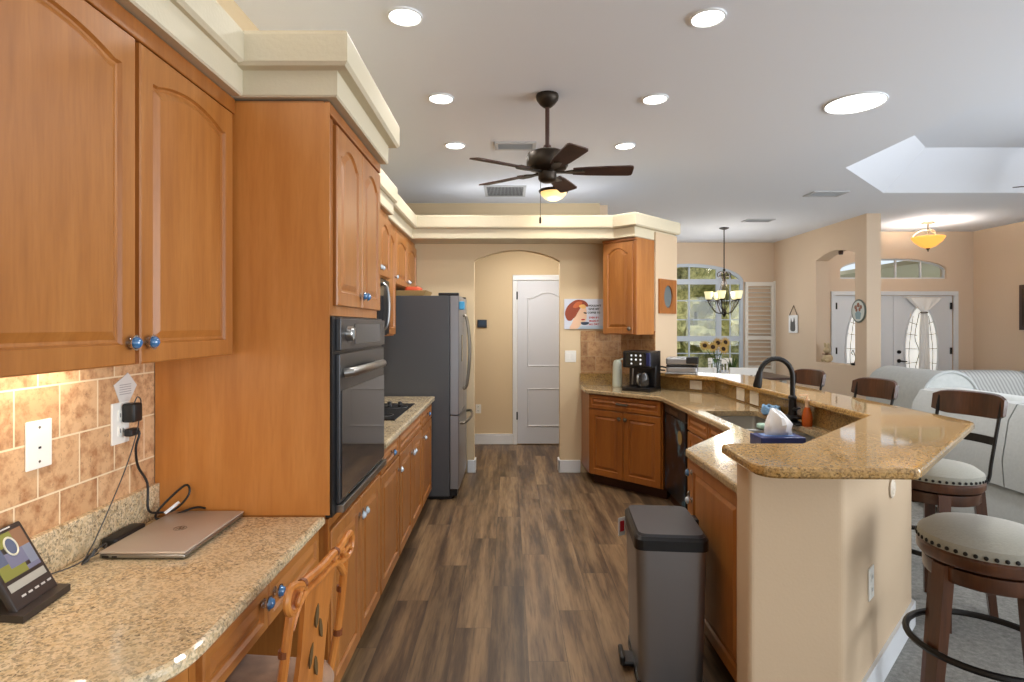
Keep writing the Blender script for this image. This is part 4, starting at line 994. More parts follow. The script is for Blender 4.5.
b = MB(); b.box(-.385, 7.373, 1.53, -.305, 7.3755, 1.585); part('screen', b, mat('keypad screen', (52, 70, 92), .2), t)
fo = Fr((1.216, 2.087), (1, 1), (1, -1))
plate('wall_outlet', 'white outlet on the angled end wall of the bar', fo, .36, .475, .075, .13, 'outlet')
t = thing('wall_rosette', 'pale round rosette ornament under the bar top on the angled end wall', 'rosette', tuple(fo((.717, 0, .79))))
b = MB(fo); c = fo((.717, .002, .79)); b.fr = None
b.lathe([(.045, 0), (.045, .006), (.036, .010), (.03, .008), (.022, .012), (.012, .010), (.004, .014)], c, 22, tuple(fo.N)); part('carved_disc', b, mat('pale plaster rosette', (222, 208, 188), .5), t)
# wall sign
t = thing('wall_sign', 'white metal coffee sign with a red haired woman and black and red lettering', 'sign', (.79, 5.96, 1.59))
SX0, SX1, SZ0, SZ1 = .572, .977, 1.488, 1.800
b = MB(); b.box(SX0, 5.958, SZ0, SX1, 5.9695, SZ1, .002); part('sign_plate', b, M['sign'], t)
def flat(pts, y, rgb, nm, par, rough=.5):
    b = MB(); b.extr([(SX0+p[0]*(SX1-SX0), SZ0+p[1]*(SZ1-SZ0)) for p in pts], y, y+.0006, XZ); part(nm, b, mat('print '+nm, rgb, rough), par)
cv = lambda pts, k=5: [(p[0], p[1]) for p in spline([(q[0], q[1], 0) for q in pts], k, True)]
flat(cv([(.14, .02), (.34, .02), (.42, .14), (.46, .22), (.54, .26), (.57, .36), (.575, .50), (.56, .68), (.48, .72), (.38, .62), (.30, .44), (.24, .34), (.20, .2)]), 5.9564, (240, 200, 166), 'face', t)
flat(cv([(.02, .50), (.06, .70), (.16, .86), (.32, .97), (.50, .95), (.60, .84), (.60, .74), (.52, .76), (.42, .70), (.36, .56), (.32, .40), (.24, .36), (.18, .28), (.08, .30)]), 5.9570, (150, 66, 34), 'hair', t)
flat(cv([(.22, .74), (.32, .90), (.46, .90), (.42, .78), (.30, .70)]), 5.9560, (206, 104, 52), 'hair_shine', t)
flat(cv([(.38, .78), (.50, .82), (.56, .74), (.52, .68), (.42, .70)]), 5.9558, (238, 190, 110), 'fringe', t)
flat(cv([(.44, .33), (.52, .34), (.52, .30), (.45, .29)]), 5.9556, (196, 50, 46), 'lips', t)
flat(cv([(.50, .56), (.57, .55), (.57, .51), (.51, .52)]), 5.9556, (60, 50, 46), 'eye', t)
flat(cv([(.44, .23), (.62, .23), (.62, .17), (.56, .14), (.48, .14), (.43, .18)]), 5.9556, (44, 62, 86), 'cup', t)
flat(cv([(.30, .02), (.98, .02), (.98, .11), (.60, .10), (.44, .10)]), 5.9570, (186, 208, 226), 'sleeve', t)
def text(lines, rgb, par, nm, y=5.9570):
    b = MB()
    for s_, x, z, size in lines:
        cu = bpy.data.curves.new(nm, 'FONT'); cu.body = s_; cu.size = size; cu.align_x = 'CENTER'; cu.extrude = .0003; cu.offset = .0010
        o = bpy.data.objects.new(nm, cu); COL.objects.link(o); bpy.context.view_layer.update()
        me = bpy.data.meshes.new_from_object(o.evaluated_get(bpy.context.evaluated_depsgraph_get()))
        b.add([(x+v.co.x, y-v.co.z, z+v.co.y) for v in me.vertices], [tuple(p.vertices) for p in me.polygons], False)
        bpy.data.objects.remove(o); bpy.data.meshes.remove(me)
    part(nm, b, mat('ink '+nm, rgb, .5), par)
text([(s_, .880, 1.722-.036*k, sz) for k, (s_, sz) in enumerate([("I WOULDN'T", .025), ('GIVE MY', .030), ('COFFEE TO', .025)])], (20, 36, 44), t, 'black_lettering')
text([(s_, .880, 1.598-.034*k, .026) for k, s_ in enumerate(['EVEN IF I', 'MADE IT', 'ALL DAY'])], (186, 36, 54), t, 'red_lettering')
# oval picture on the pier
fp = Fr((1.449, 5.684), (1, 1), (1, -1))
t = thing('framed_picture', 'wood framed picture with a grey oval on the cream corner pier', 'picture', tuple(fp((.22, 0, 1.80))))
b = MB(fp)
ovp = [(.21+.085*math.cos(2*PI*k/28), 1.815+.115*math.sin(2*PI*k/28)) for k in range(28)]
b.extr([(.05, 1.645), (.37, 1.645), (.37, 1.99), (.05, 1.99)], .001, .022, lambda a, c, t_: (a, t_, c), holes=[ovp]); part('frame', b, M['woodd'], t)
b = MB(fp); b.fill([ovp], lambda a, c: (a, .008, c)); part('oval_print', b, mat('grey oval print', (96, 104, 104), .5), t)
# trash can
t = thing('trash_can', 'brushed dark grey step trash can with black lid standing by the end cabinet', 'trash can', (.692, 2.575, 0), math.radians(-5))
f = Fr((.692, 2.575, 0), (math.cos(math.radians(-5)), math.sin(math.radians(-5))), (-math.sin(math.radians(-5)), math.cos(math.radians(-5))))
w, dp = .146, .208
M['can'] = mat('brushed slate steel', (150, 150, 152), .32, .85)
rp = lambda w_, d_, r=.045: round_poly([(-w_, -d_), (w_, -d_), (w_, d_), (-w_, d_)], r, 6)
b = MB(f); b.smooth = True; lo = rp(w-.014, dp-.012); hi = rp(w, dp)
b.loft([[(p[0], p[1], .03) for p in lo], [(p[0], p[1], .595) for p in hi]], smooth=True); part('body', b, M['can'], t)
b = MB(f); l2 = rp(w+.006, dp+.006)
b.loft([[(p[0], p[1], 0) for p in rp(w-.008, dp-.006)], [(p[0], p[1], .032) for p in rp(w-.008, dp-.006)]]); part('base', b, M['black'], t)
b = MB(f); b.loft([[(p[0], p[1], .592) for p in l2], [(p[0], p[1], .634) for p in l2], [(p[0], p[1], .646) for p in off_poly(l2, .012)]]); part('rim', b, M['black'], t)
b = MB(f); b.loft([[(p[0], p[1], .640) for p in rp(w-.004, dp-.004)], [(p[0], p[1], .652+.004) for p in rp(w-.012, dp-.012)]]); part('lid', b, mat('charcoal lid', (48, 48, 52), .4), t)
b = MB(f); b.box(-w-.045, -.05, .015, -w+.02, .05, .035, .006); b.box(-w-.05, -.055, .02, -w-.03, .055, .06, .006); part('pedal', b, M['black'], t)
b = MB(f); b.box(w-.002, .05, .60, w+.022, .12, .64, .006); part('hinge', b, M['black'], t)
t = thing('paper_card', 'small white and red printed card stuck at the rear left edge of the trash can', 'card', (.545, 2.80, .50))
b = MB(); b.loft([[(.528, 2.775, z), (.566, 2.80, z), (.565, 2.803, z), (.527, 2.778, z)] for z in (.505, .592)]); part('card_sheet', b, M['paper'], t)
b = MB(); b.loft([[(.5375, 2.7795, z), (.560, 2.7945, z), (.5595, 2.7965, z), (.537, 2.7815, z)] for z in (.525, .575)]); part('red_print', b, mat('red print', (196, 30, 44), .5), t)
# ------------------------------------------------------------------ ceiling fixtures
def can_light(x, y, label, r=.082, name='recessed_light', group='recessed ceiling lights'):
    t = thing(name, label, 'ceiling light', (x, y, H-.012), group=group)
    b = MB(); b.lathe([(r+.008, .0119), (r+.007, .002), (r, 0), (r-.004, .004), (r-.004, .0115)], (x, y, H-.012), 32, cap=False); part('trim_ring', b, M['white'], t)
    b = MB(); b.lathe([(r-.003, .004), (r-.003, .007)], (x, y, H-.012), 32); part('lens', b, M['lens'], t)
for (x, y), lb in zip(CANS, ['nearest left recessed light, above the tall oven cabinet', 'nearest right recessed light, above the trash can side of the peninsula', 'lit recessed light left of the fan downrod, middle of the left row',
                             'lit recessed light right of the fan downrod, middle of the right row', 'farthest recessed light of the left row, left of the small vent', 'farthest recessed light of the right row, above the right fan blade']): can_light(x, y, lb)
can_light(2.45, 4.07, 'large round lit skylight tube in the ceiling over the bar', .190, 'tube_skylight', None)
def vent(x, y, w, d, label, n=12, along='x', depth=.012):
    t = thing('ceiling_vent', label, 'vent', (x, y, H-depth), group='ceiling air vents')
    b = MB(); b.extr([(x-w/2, y-d/2), (x+w/2, y-d/2), (x+w/2, y+d/2), (x-w/2, y+d/2)], H-depth, H-.0005, lambda a, c, z: (a, c, z), holes=[[(x-w/2+.03, y-d/2+.03), (x+w/2-.03, y-d/2+.03), (x+w/2-.03, y+d/2-.03), (x-w/2+.03, y+d/2-.03)]]); part('frame', b, mat('vent frame paint', (186, 188, 191), .5), t)
    b = MB()
    for k in range(n):
        if along == 'x':
            yy = y-d/2+.03+(d-.06)*(k+.5)/n; b.bar((x-w/2+.03, yy, H-.007), (x+w/2-.03, yy, H-.007), .004, .010)
        else:
            xx = x-w/2+.03+(w-.06)*(k+.5)/n; b.bar((xx, y-d/2+.03, H-.007), (xx, y+d/2-.03, H-.007), .004, .010)
    part('louvers', b, M['vent'], t)
    b = MB(); b.box(x-w/2+.03, y-d/2+.03, H-.003, x+w/2-.03, y+d/2-.03, H-.0008); part('duct', b, M['kickg'], t)
M['vent'] = mat('vent louver grey', (164, 166, 168), .5); M['kickg'] = mat('grey duct', (84, 85, 88), .8)
vent(.055, 5.03, .36, .21, 'small white ceiling vent just behind the fan', 6)
vent(-.045, 6.72, .48, .52, 'large square return air vent in the ceiling behind the fan', 26, 'y')
vent(3.78, 6.86, .42, .26, 'ceiling vent between the skylight tube and the niche wall', 6)
vent(3.72, 8.58, .42, .22, 'ceiling vent near the chandelier', 6)

# ceiling fan
def make_fan(label, group):
    t = thing('ceiling_fan', label, 'ceiling fan', (0, 0, 0), group=group)
    b = MB(); b.lathe([(.075, 0), (.078, -.012), (.074, -.035), (.052, -.065), (.028, -.085), (.016, -.09)], (0, 0, 0), 26); part('canopy', b, M['bronze'], t)
    b = MB(); b.lathe([(.015, -.08), (.015, -.37)], (0, 0, 0), 14); b.lathe([(.024, -.345), (.03, -.365), (.03, -.38)], (0, 0, 0), 16); part('downrod', b, M['blade'], t)
    b = MB(); b.lathe([(.03, -.375), (.09, -.385), (.135, -.405), (.142, -.425), (.142, -.485), (.13, -.505), (.10, -.515), (.07, -.525), (.062, -.53), (.062, -.575), (.052, -.59), (.03, -.60)], (0, 0, 0), 32); part('motor_housing', b, M['bronze'], t)
    for k in range(5):
        a = math.radians(-3+72*k); f = Fr((0, 0, -.525), (math.cos(a), math.sin(a)), (-math.sin(a), math.cos(a)))
        def tw(u, n): return (u, n*math.cos(.21), -.02*0-n*math.sin(.21)+.0)
        b = MB(f)
        lo = []
        prof = [(.175, .042), (.28, .056), (.42, .064), (.555, .068), (.575, .060), (.58, .04)]
        out = [(u, w) for u, w in prof]+[(u, -w) for u, w in reversed(prof)]
        b.extr(out, -.004, .004, lambda p, q, s: (tw(p, q)[0], tw(p, q)[1], tw(p, q)[2]+s)); bl = part('blade', b, M['blade'], t)
        b = MB(f); b.loft([[(u, -w, z+.012), (u, w, z+.012), (u, w, z), (u, -w, z)] for u, w, z in ((.06, .016, -.01), (.12, .013, -.012), (.16, .03, -.01), (.235, .035, -.008), (.255, .012, -.007))]); part('blade_arm', b, M['bronze'], bl)
    b = MB(); b.tube([(-.048, -.03, -.575), (-.05, -.032, -.84)], .0018, 5); b.lathe([(.004, 0), (.008, -.01), (.008, -.04), (.003, -.045)], (-.05, -.032, -.84), 10); part('pull_chain', b, M['bronze'], t)
    return t
fan = make_fan('bronze five blade ceiling fan over the kitchen, with a dark pull chain', 'ceiling fans')
fan2 = copy_tree(fan); fan2['label'] = 'living room ceiling fan hanging in the tray ceiling, only a blade tip in view'
fan.location = (.262, 3.93, H-.0005); fan2.location = (5.80, 5.75, H+.3995); fan2.rotation_euler = (0, 0, math.radians(9.7))
px_, py_ = .41, 5.30
t = thing('pendant_light', 'small lit cream bowl pendant hanging just behind the ceiling fan', 'pendant light', (px_, py_, H))
b = MB(); b.lathe([(.06, 0), (.06, -.015), (.02, -.03)], (px_, py_, H-.0005), 20); part('canopy', b, M['bronze'], t)
b = MB(); b.tube([(px_, py_, H-.02), (px_, py_, 2.775)], .007, 8); part('stem', b, M['bronze'], t)
b = MB(); b.lathe([(.02, 2.80), (.06, 2.785), (.130, 2.774), (.138, 2.764), (.130, 2.750)], (px_, py_, 0), 28); part('rim', b, M['bronze'], t)
b = MB(); b.lathe([(.122, 2.752), (.112, 2.728), (.085, 2.700), (.045, 2.680), (.004, 2.673)], (px_, py_, 0), 28); part('glass_bowl', b, M['creamglass'], t)
lamp('pendant_lamp', 'POINT', (px_, py_, 2.60), 4, WARM, shadow_soft_size=.08)

t = thing('added_flush_light', 'added unseen round flush light brightening the living room tray ceiling', 'ceiling light', (6.2, 4.2, H+.40))  # out of view, added to brighten the tray ceiling
b = MB(); b.lathe([(.15, .3995+H), (.15, .385+H), (.14, .38+H)], (6.2, 4.2, 0), 24); part('base', b, M['white'], t)
b = MB(); b.lathe([(.13, .38+H), (.115, .34+H), (.06, .315+H), (.004, .308+H)], (6.2, 4.2, 0), 24); part('diffuser', b, M['lens'], t)
lamp('added_flush_lamp', 'POINT', (6.2, 4.2, H+.2), 16, (1, .97, .93), shadow_soft_size=.12)
# hall flush light (inside the hall, just out of view)
t = thing('hall_light', 'round flush light on the hall ceiling beyond the arch', 'ceiling light', (.25, 6.35, 2.53))
b = MB(); b.lathe([(.14, .0095), (.14, -.01), (.13, -.015)], (.25, 6.35, 2.53), 24); part('base', b, M['white'], t)
b = MB(); b.lathe([(.125, -.012), (.11, -.05), (.06, -.075), (.004, -.082)], (.25, 6.35, 2.53), 24); part('diffuser', b, M['lens'], t)
lamp('hall_lamp', 'AREA', (.25, 6.45, 2.44), 16, (1, .96, .91), (math.radians(14), 0, 0), shape='DISK', size=.24)

# entry semi flush bowl light
cx, cy = 6.37, 8.74
t = thing('bowl_light', 'amber glass bowl ceiling light in front of the entry doors', 'ceiling light', (cx, cy, H))
b = MB(); b.lathe([(.09, 0), (.09, -.02), (.05, -.03)], (cx, cy, H-.0005), 20); part('canopy', b, M['pewter'], t)
b = MB(); b.tube([(cx, cy, H-.02), (cx, cy, 2.92)], .012, 8)
for k in range(3):
    a = 2*PI*k/3+.4; b.tube(spline([(cx, cy, 2.98), (cx+.08*math.cos(a), cy+.08*math.sin(a), 2.98), (cx+.17*math.cos(a), cy+.17*math.sin(a), 2.93), (cx+.20*math.cos(a), cy+.20*math.sin(a), 2.86)]), .006, 6)
part('arms', b, M['pewter'], t)
b = MB(); b.lathe([(.215, 2.875), (.22, 2.865), (.18, 2.80), (.10, 2.73), (.03, 2.70), (.03, 2.712), (.09, 2.745), (.17, 2.81), (.205, 2.87)], (cx, cy, 0), 30, cap=False); part('glass_bowl', b, M['amber'], t)
b = MB(); b.lathe([(.03, 2.715), (.025, 2.69), (.008, 2.672), (.012, 2.66), (.003, 2.65)], (cx, cy, 0), 14); part('finial', b, M['bronze'], t)
lamp('bowl_lamp', 'POINT', (cx, cy, 2.84), 34, (1, .93, .85), shadow_soft_size=.08)

# chandelier
cx, cy = 3.46, 9.25
t = thing('chandelier', 'dark iron scroll chandelier with five lit cream glass shades over the dining table', 'chandelier', (cx, cy, H))
b = MB(); b.lathe([(.075, 0), (.075, -.012), (.03, -.03)], (cx, cy, H-.0005), 20); part('canopy', b, M['bronze'], t)
b = MB(); b.tube([(cx, cy, H-.02), (cx, cy, 1.70)], .009, 8); b.ball((cx, cy, 1.72), .035, 12); b.lathe([(.004, 1.66), (.03, 1.70), (.045, 1.74), (.02, 1.80)], (cx, cy, 0), 12); b.ball((cx, cy, 2.42), .022, 10); part('stem', b, M['bronze'], t)
b = MB()
for k in range(4):
    a = PI*k/2+.1; c, s = math.cos(a), math.sin(a)
    b.tube([(cx+c*r, cy+s*r, z) for r, z, _ in spline([(.0, 2.36, 0), (.06, 2.39, 0), (.11, 2.36, 0), (.10, 2.31, 0), (.07, 2.325, 0), (.085, 2.345, 0)], 5)], .007, 6)
    b.tube([(cx+c*r, cy+s*r, z) for r, z, _ in spline([(.01, 2.36, 0), (.03, 2.25, 0), (.07, 2.10, 0), (.10, 1.96, 0), (.07, 1.86, 0), (.02, 1.76, 0)], 5)], .006, 6)
part('scrolls', b, M['bronze'], t)
for k in range(5):
    a = 2*PI*k/5+.42; c, s = math.cos(a), math.sin(a)
    b = MB(); b.tube([(cx+c*r, cy+s*r, z) for r, z, _ in spline([(.03, 1.72, 0), (.12, 1.74, 0), (.19, 1.83, 0), (.235, 1.90, 0), (.235, 1.935, 0)], 5)], .009, 7); b.lathe([(.03, 1.925), (.04, 1.94), (.028, 1.955)], (cx+c*.235, cy+s*.235, 0), 12)
    b.tube([(cx+c*r, cy+s*r, z) for r, z, _ in spline([(.22, 1.88, 0), (.18, 1.93, 0), (.13, 1.90, 0), (.15, 1.86, 0)], 5)], .005, 6)
    ar = part('arm', b, M['bronze'], t)
    b = MB(); b.lathe([(.03, 1.95), (.05, 1.97), (.058, 2.01), (.072, 2.075), (.068, 2.075), (.052, 2.01), (.03, 1.96)], (cx+c*.235, cy+s*.235, 0), 18, cap=False); part('shade', b, M['shade'], ar)
lamp('chandelier_lamp', 'POINT', (cx, cy, 2.2), 24, (1, .93, .85), shadow_soft_size=.12)

# strip lights lying on top of the plant ledge, throwing light on the ceiling
def ledge_light(x, y0, y1, z, e, label, along='y', wx=0):
    t = thing('ledge_light', label, 'light', ((x if along == 'y' else (y0+y1)/2), ((y0+y1)/2 if along == 'y' else x), z), group='strip lights on the plant ledge')
    b = MB(); (b.box(x-.03, y0, z, x+.03, y1, z+.03) if along == 'y' else b.box(y0, x-.03, z, y1, x+.03, z+.03)); part('housing', b, M['white'], t)
    b = MB(); (b.box(x-.02, y0+.02, z+.03, x+.02, y1-.02, z+.034) if along == 'y' else b.box(y0+.02, x-.02, z+.03, y1-.02, x+.02, z+.034)); part('diffuser', b, M['lens'], t)
    loc = (x, (y0+y1)/2, z+.045) if along == 'y' else ((y0+y1)/2, x, z+.045)
    lamp('ledge_lamp', 'AREA', loc, e, NEUT, (PI, 0, 0), shape='RECTANGLE', size=.04 if along == 'y' else y1-y0, size_y=y1-y0 if along == 'y' else .04)
ledge_light(-1.15, .2, 1.9, 2.5965, 7, 'hidden strip light on the plant ledge above the desk cabinet')
ledge_light(6.6, -.6, .9, 2.5965, 2, 'hidden strip light on the deep plant ledge over the arch', 'x')

# ------------------------------------------------------------------ bar stools
def make_stool():
    t = thing('bar_stool', 'x', 'bar stool', (0, 0, 0), group='swivel bar stools at the bar')
    b = MB(); b.lathe([(.205, .700), (.212, .715), (.208, .738), (.17, .765), (.09, .780), (.004, .784)], (0, 0, 0), 40); c = part('seat_cushion', b, M['seatcloth'], t)
    b = MB()
    for k in range(46):
        a = 2*PI*k/46; x, y = .2115*math.cos(a), .2115*math.sin(a); b.lathe([(.0075, 0), (.0065, .004), (.001, .006)], (x, y, .714), 8, (math.cos(a), math.sin(a), 0))
    part('nailhead_trim', b, M['matteblack'], c)
    b = MB(); b.lathe([(.18, .655), (.206, .657), (.214, .668), (.214, .695), (.206, .702), (.18, .702)], (0, 0, 0), 40); part('seat_ring', b, M['stoolwood'], t)
    b = MB(); b.lathe([(.15, .590), (.188, .592), (.194, .60), (.194, .645), (.15, .648)], (0, 0, 0), 40); b.lathe([(.12, .645), (.12, .657)], (0, 0, 0), 20); part('apron_ring', b, M['stoolwood'], t)
    for k in range(4):
        a = PI/4+PI/2*k; c, s = math.cos(a), math.sin(a); f = Fr((0, 0), (c, s), (-s, c))
        b = MB(f); b.loft([[(u-w, -w*1.1, z), (u+w, -w*1.1, z), (u+w, w*1.1, z), (u-w, w*1.1, z)] for u, w, z in ((.250, .017, 0), (.212, .021, .34), (.183, .024, .648))]); part('leg', b, M['stoolwood'], t)
    b = MB(); b.tube([(.248*math.cos(2*PI*k/40), .248*math.sin(2*PI*k/40), .35) for k in range(40)], .0125, 8, True); part('footrest_ring', b, M['matteblack'], t)
    # back: local +X is behind the sitter
    for s in (-1, 1):
        b = MB(); b.tube(spline([(.10, s*.145, .675), (.165, s*.155, .70), (.185, s*.158, .79), (.222, s*.162, .95), (.258, s*.165, 1.10)]), .009, 7); part('back_post', b, M['matteblack'], t)
    b = MB(); b.loft([[(.196+.04*(1-(y/.16)**2), y, .875), (.208+.04*(1-(y/.16)**2), y, .875), (.217+.04*(1-(y/.16)**2), y, .915), (.205+.04*(1-(y/.16)**2), y, .915)] for y in [-.160+.320*k/10 for k in range(11)]]); part('cross_bar', b, M['matteblack'], t)
    b = MB(); loops = []
    for k in range(15):
        y = -.19+.38*k/14; q = 1-(y/.19)**2; xo = .222+.06*q; e = .022*(abs(y)/.19)**6
        pts = [(xo, 1.004+e), (xo+.012, 1.0+e), (xo+.026, 1.004+e), (xo+.042, 1.118-e), (xo+.030, 1.132-e), (xo+.014, 1.126-e)]
        loops.append([(p[0], y, p[1]) for p in pts])
    b.loft(loops); part('back_rail', b, M['rail'], t)
    return t
st = make_stool()
SPOTS = [(1.735, 2.095, -35, 'bar stool nearest the camera, beside the angled end wall of the bar'), (2.275, 3.06, 18, 'dark wood bar stool with its curved back rail just right of the bar top corner'),
         (2.245, 3.86, 10, 'bar stool partly hidden behind the bar, second along from the sofa end'), (2.225, 4.68, 10, 'farthest bar stool, only its back rail showing beyond the faucet')]
for i, (x, y, a, lb) in enumerate(SPOTS):
    o = st if i == 0 else copy_tree(st)
    o['label'] = lb; o.location = (x, y, .008); o.rotation_euler = (0, 0, math.radians(a)); o.scale = (.965, .965, 1.02)

# ------------------------------------------------------------------ living room
def puff(b, x0, y0, z0, x1, y1, z1, r): b.box(x0, y0, z0, x1, y1, z1, r, 5, True)
t = thing('sofa', 'long pale grey sofa with its back to the bar stools', 'sofa', (3.85, 3.5, .008))
b = MB(); b.smooth = True; puff(b, 3.42, 2.05, .06, 4.4, 4.86, .42, .04); part('base', b, M['sofag'], t)
for k in range(3):
    y0, y1 = 2.06+.935*k, 2.06+.935*(k+1)-.01
    b = MB(); b.smooth = True; b.loft([[(x+.0, yy, z) for x, z in [(3.36+.02, .42), (3.365, .60), (3.41, .88), (3.47, .985), (3.58, 1.0), (3.68, .93), (3.72, .70), (3.70, .42)]] for yy in (y0, y0+.002, y1-.002, y1)], smooth=True); part('back_panel', b, M['sofag'], t)
    b = MB(); b.smooth = True; puff(b, 3.47, y0+.01, .70, 3.82, y1-.01, 1.035-.01*k, .12); part('back_cushion', b, M['sofa'], t)
    b = MB(); b.smooth = True; puff(b, 3.74, y0+.01, .40, 4.42, y1-.01, .56, .06); part('seat_cushion', b, M['sofa'], t)
for y0 in (1.83, 4.86):
    b = MB(); b.smooth = True; puff(b, 3.42, y0, .06, 4.42, y0+.22, .66, .09); part('arm', b, M['sofa'], t)
for x in (3.5, 4.3):
    for y in (1.95, 4.97): 
        b = MB(); b.box(x-.03, y-.03, .0085, x+.03, y+.03, .07); part('foot', b, M['kick'], t)
t = thing('loveseat', 'pale grey round armed loveseat with ribbed cushions near the entry doors', 'sofa', (5.9, 6.6, .008))
b = MB(); b.smooth = True; puff(b, 4.75, 6.25, .06, 7.2, 7.1, .45, .05); part('base', b, M['sofag'], t)
b = MB(); b.smooth = True; puff(b, 4.75, 6.78, .40, 7.2, 7.12, .90, .10); part('back_panel', b, M['sofag'], t)
for k in range(2):
    x0 = 5.0+1.02*k
    b = MB(); b.smooth = True; puff(b, x0, 6.62, .46, x0+1.0, 6.92, 1.0, .10); part('back_cushion', b, M['stripe'], t)
    b = MB(); b.smooth = True; puff(b, x0, 6.2, .42, x0+1.0, 6.8, .58, .06); part('seat_cushion', b, M['sofa'], t)
for x0 in (4.42, 7.0):
    b = MB(); lp = []
    for y in (6.15, 6.16, 7.12, 7.13): lp.append([(x0+.30+.30*math.cos(PI*k/16)*(1 if True else 1), y, .73+.30*math.sin(PI*k/16)) for k in range(17)]+[(x0+.04, y, .06), (x0+.56, y, .06)])
    b.smooth = True; b.loft(lp, smooth=True); ar = part('arm', b, M['sofa'], t)
    b = MB(); b.tube([(x0+.30+.30*math.cos(PI*k/16), 6.15, .73+.30*math.sin(PI*k/16)) for k in range(17)], .018, 7); part('arm_piping', b, M['sofag'], ar)
for x in (4.9, 7.1):
    for y in (6.35, 7.0): 
        b = MB(); b.box(x-.03, y-.03, .0085, x+.03, y+.03, .07); part('foot', b, M['kick'], t)
t = thing('throw_pillow', 'plain grey pillow at the right of the ribbed loveseat cushions', 'pillow', (6.25, 6.5, .58))
b = MB(); b.smooth = True; puff(b, 6.0, 6.42, .585, 6.55, 6.60, 1.0, .085); part('cover', b, M['sofag'], t)
t = thing('framed_picture', 'dark framed picture at the right edge on the living room wall', 'picture', (7.76, 8.6, 1.8))
b = MB(); b.extr([(8.30, 1.46), (8.72, 1.46), (8.72, 2.14), (8.30, 2.14)], 7.735, 7.769, YZ, holes=[[(8.36, 1.52), (8.66, 1.52), (8.66, 2.08), (8.36, 2.08)]]); part('frame', b, M['rail'], t)
b = MB(); b.box(7.755, 8.355, 1.515, 7.765, 8.665, 2.085); part('print', b, mat('muted print', (150, 140, 126), .6), t)

# ------------------------------------------------------------------ niche wall and dining corner
fn = Fr((5.0195, 0), (0, 1), (-1, 0))
t = thing('wall_plaque', 'round painted plate with a flower vase hanging on the wall right of the niche', 'plaque', (5.0, 8.24, 1.73))
b = MB(); b.lathe([(.165, 0), (.17, .012), (.15, .02), (.145, .014)], (5.0195, 8.24, 1.735), 32, (-1, 0, 0)); part('rim', b, mat('grey green rim', (104, 112, 104), .4), t)
b = MB(); b.lathe([(.147, .012), (.147, .016)], (5.0195, 8.24, 1.735), 32, (-1, 0, 0)); fce = part('painted_face', b, mat('pale painted face', (206, 212, 206), .5), t)
b = MB(); b.extr([(8.19, 1.62), (8.29, 1.62), (8.31, 1.70), (8.27, 1.73), (8.21, 1.73), (8.17, 1.70)], 5.001, 5.003, YZ); part('painted_vase', b, mat('painted blue vase', (132, 160, 168), .5), fce)
b = MB()
for (y, z, r) in ((8.24, 1.82, .035), (8.18, 1.79, .032), (8.30, 1.79, .032), (8.21, 1.755, .028), (8.28, 1.75, .028)): b.lathe([(r, 0), (r*.8, .003)], (5.003, y, z), 10, (-1, 0, 0))
part('painted_flowers', b, mat('painted rust flowers', (150, 96, 70), .5), fce)
t = thing('hanging_sign', 'small white hanging sign with a dark animal print on the dining wall', 'sign', (5.0, 10.1, 1.55))
b = MB(); b.box(4.998, 9.97, 1.40, 5.012, 10.28, 1.71, .002); sg = part('board', b, M['paper'], t)
b = MB(); b.extr(cv([(10.05, 1.44), (10.20, 1.44), (10.21, 1.55), (10.19, 1.66), (10.16, 1.60), (10.11, 1.60), (10.08, 1.67), (10.05, 1.58)]), 4.996, 4.9985, YZ); part('dark_print', b, mat('dark print', (90, 88, 86), .6), sg)
b = MB(); b.tube([(5.005, 9.99, 1.71), (5.012, 10.125, 1.88), (5.005, 10.26, 1.71)], .006, 6); part('string', b, M['kick'], t)
t = thing('stuffed_bunny', 'cream stuffed bunny figurine sitting at the left of the niche sill', 'figurine', (5.11, 9.2, .937))
b = MB(); b.smooth = True
b.ball((5.10, 9.20, 1.005), .075, 12, .95); b.ball((5.10, 9.22, 1.13), .055, 12); 
for s in (-1, 1): b.tube([(5.10, 9.22+.03*s, 1.165), (5.095, 9.22+.05*s, 1.23), (5.09, 9.22+.06*s, 1.25)], [.02, .022, .008], 8); b.tube([(5.08, 9.2+.045*s, .985), (5.03, 9.2+.06*s, .96)], [.03, .024], 8)
part('body', b, mat('cream plush', (196, 176, 140), .9), t)
b = MB(); b.box(5.04, 9.16, 1.062, 5.13, 9.26, 1.078, .006); part('brown_scarf', b, mat('brown scarf', (110, 76, 50), .8), t)
t = thing('small_pot', 'little black pot with a curled wire stem at the right of the niche sill', 'pot', (5.12, 8.52, .937))
b = MB(); b.lathe([(.04, 0), (.05, .012), (.045, .03), (.03, .035)], (5.12, 8.52, .937), 14); part('pot_body', b, M['matteblack'], t)
b = MB(); b.tube(spline([(5.12, 8.52, .97), (5.12, 8.50, 1.05), (5.12, 8.53, 1.12), (5.12, 8.56, 1.16), (5.12, 8.59, 1.12), (5.12, 8.56, 1.09)]), .006, 6); part('wire_stem', b, M['matteblack'], t)
t = thing('niche_spotlight', 'tiny dark spotlight under the crown of the niche arch', 'spotlight', (5.12, 8.87, 2.62))
b = MB(); b.lathe([(.03, .06), (.035, .04), (.03, 0)], (5.12, 8.87, 2.622), 12); part('can', b, M['kick'], t)
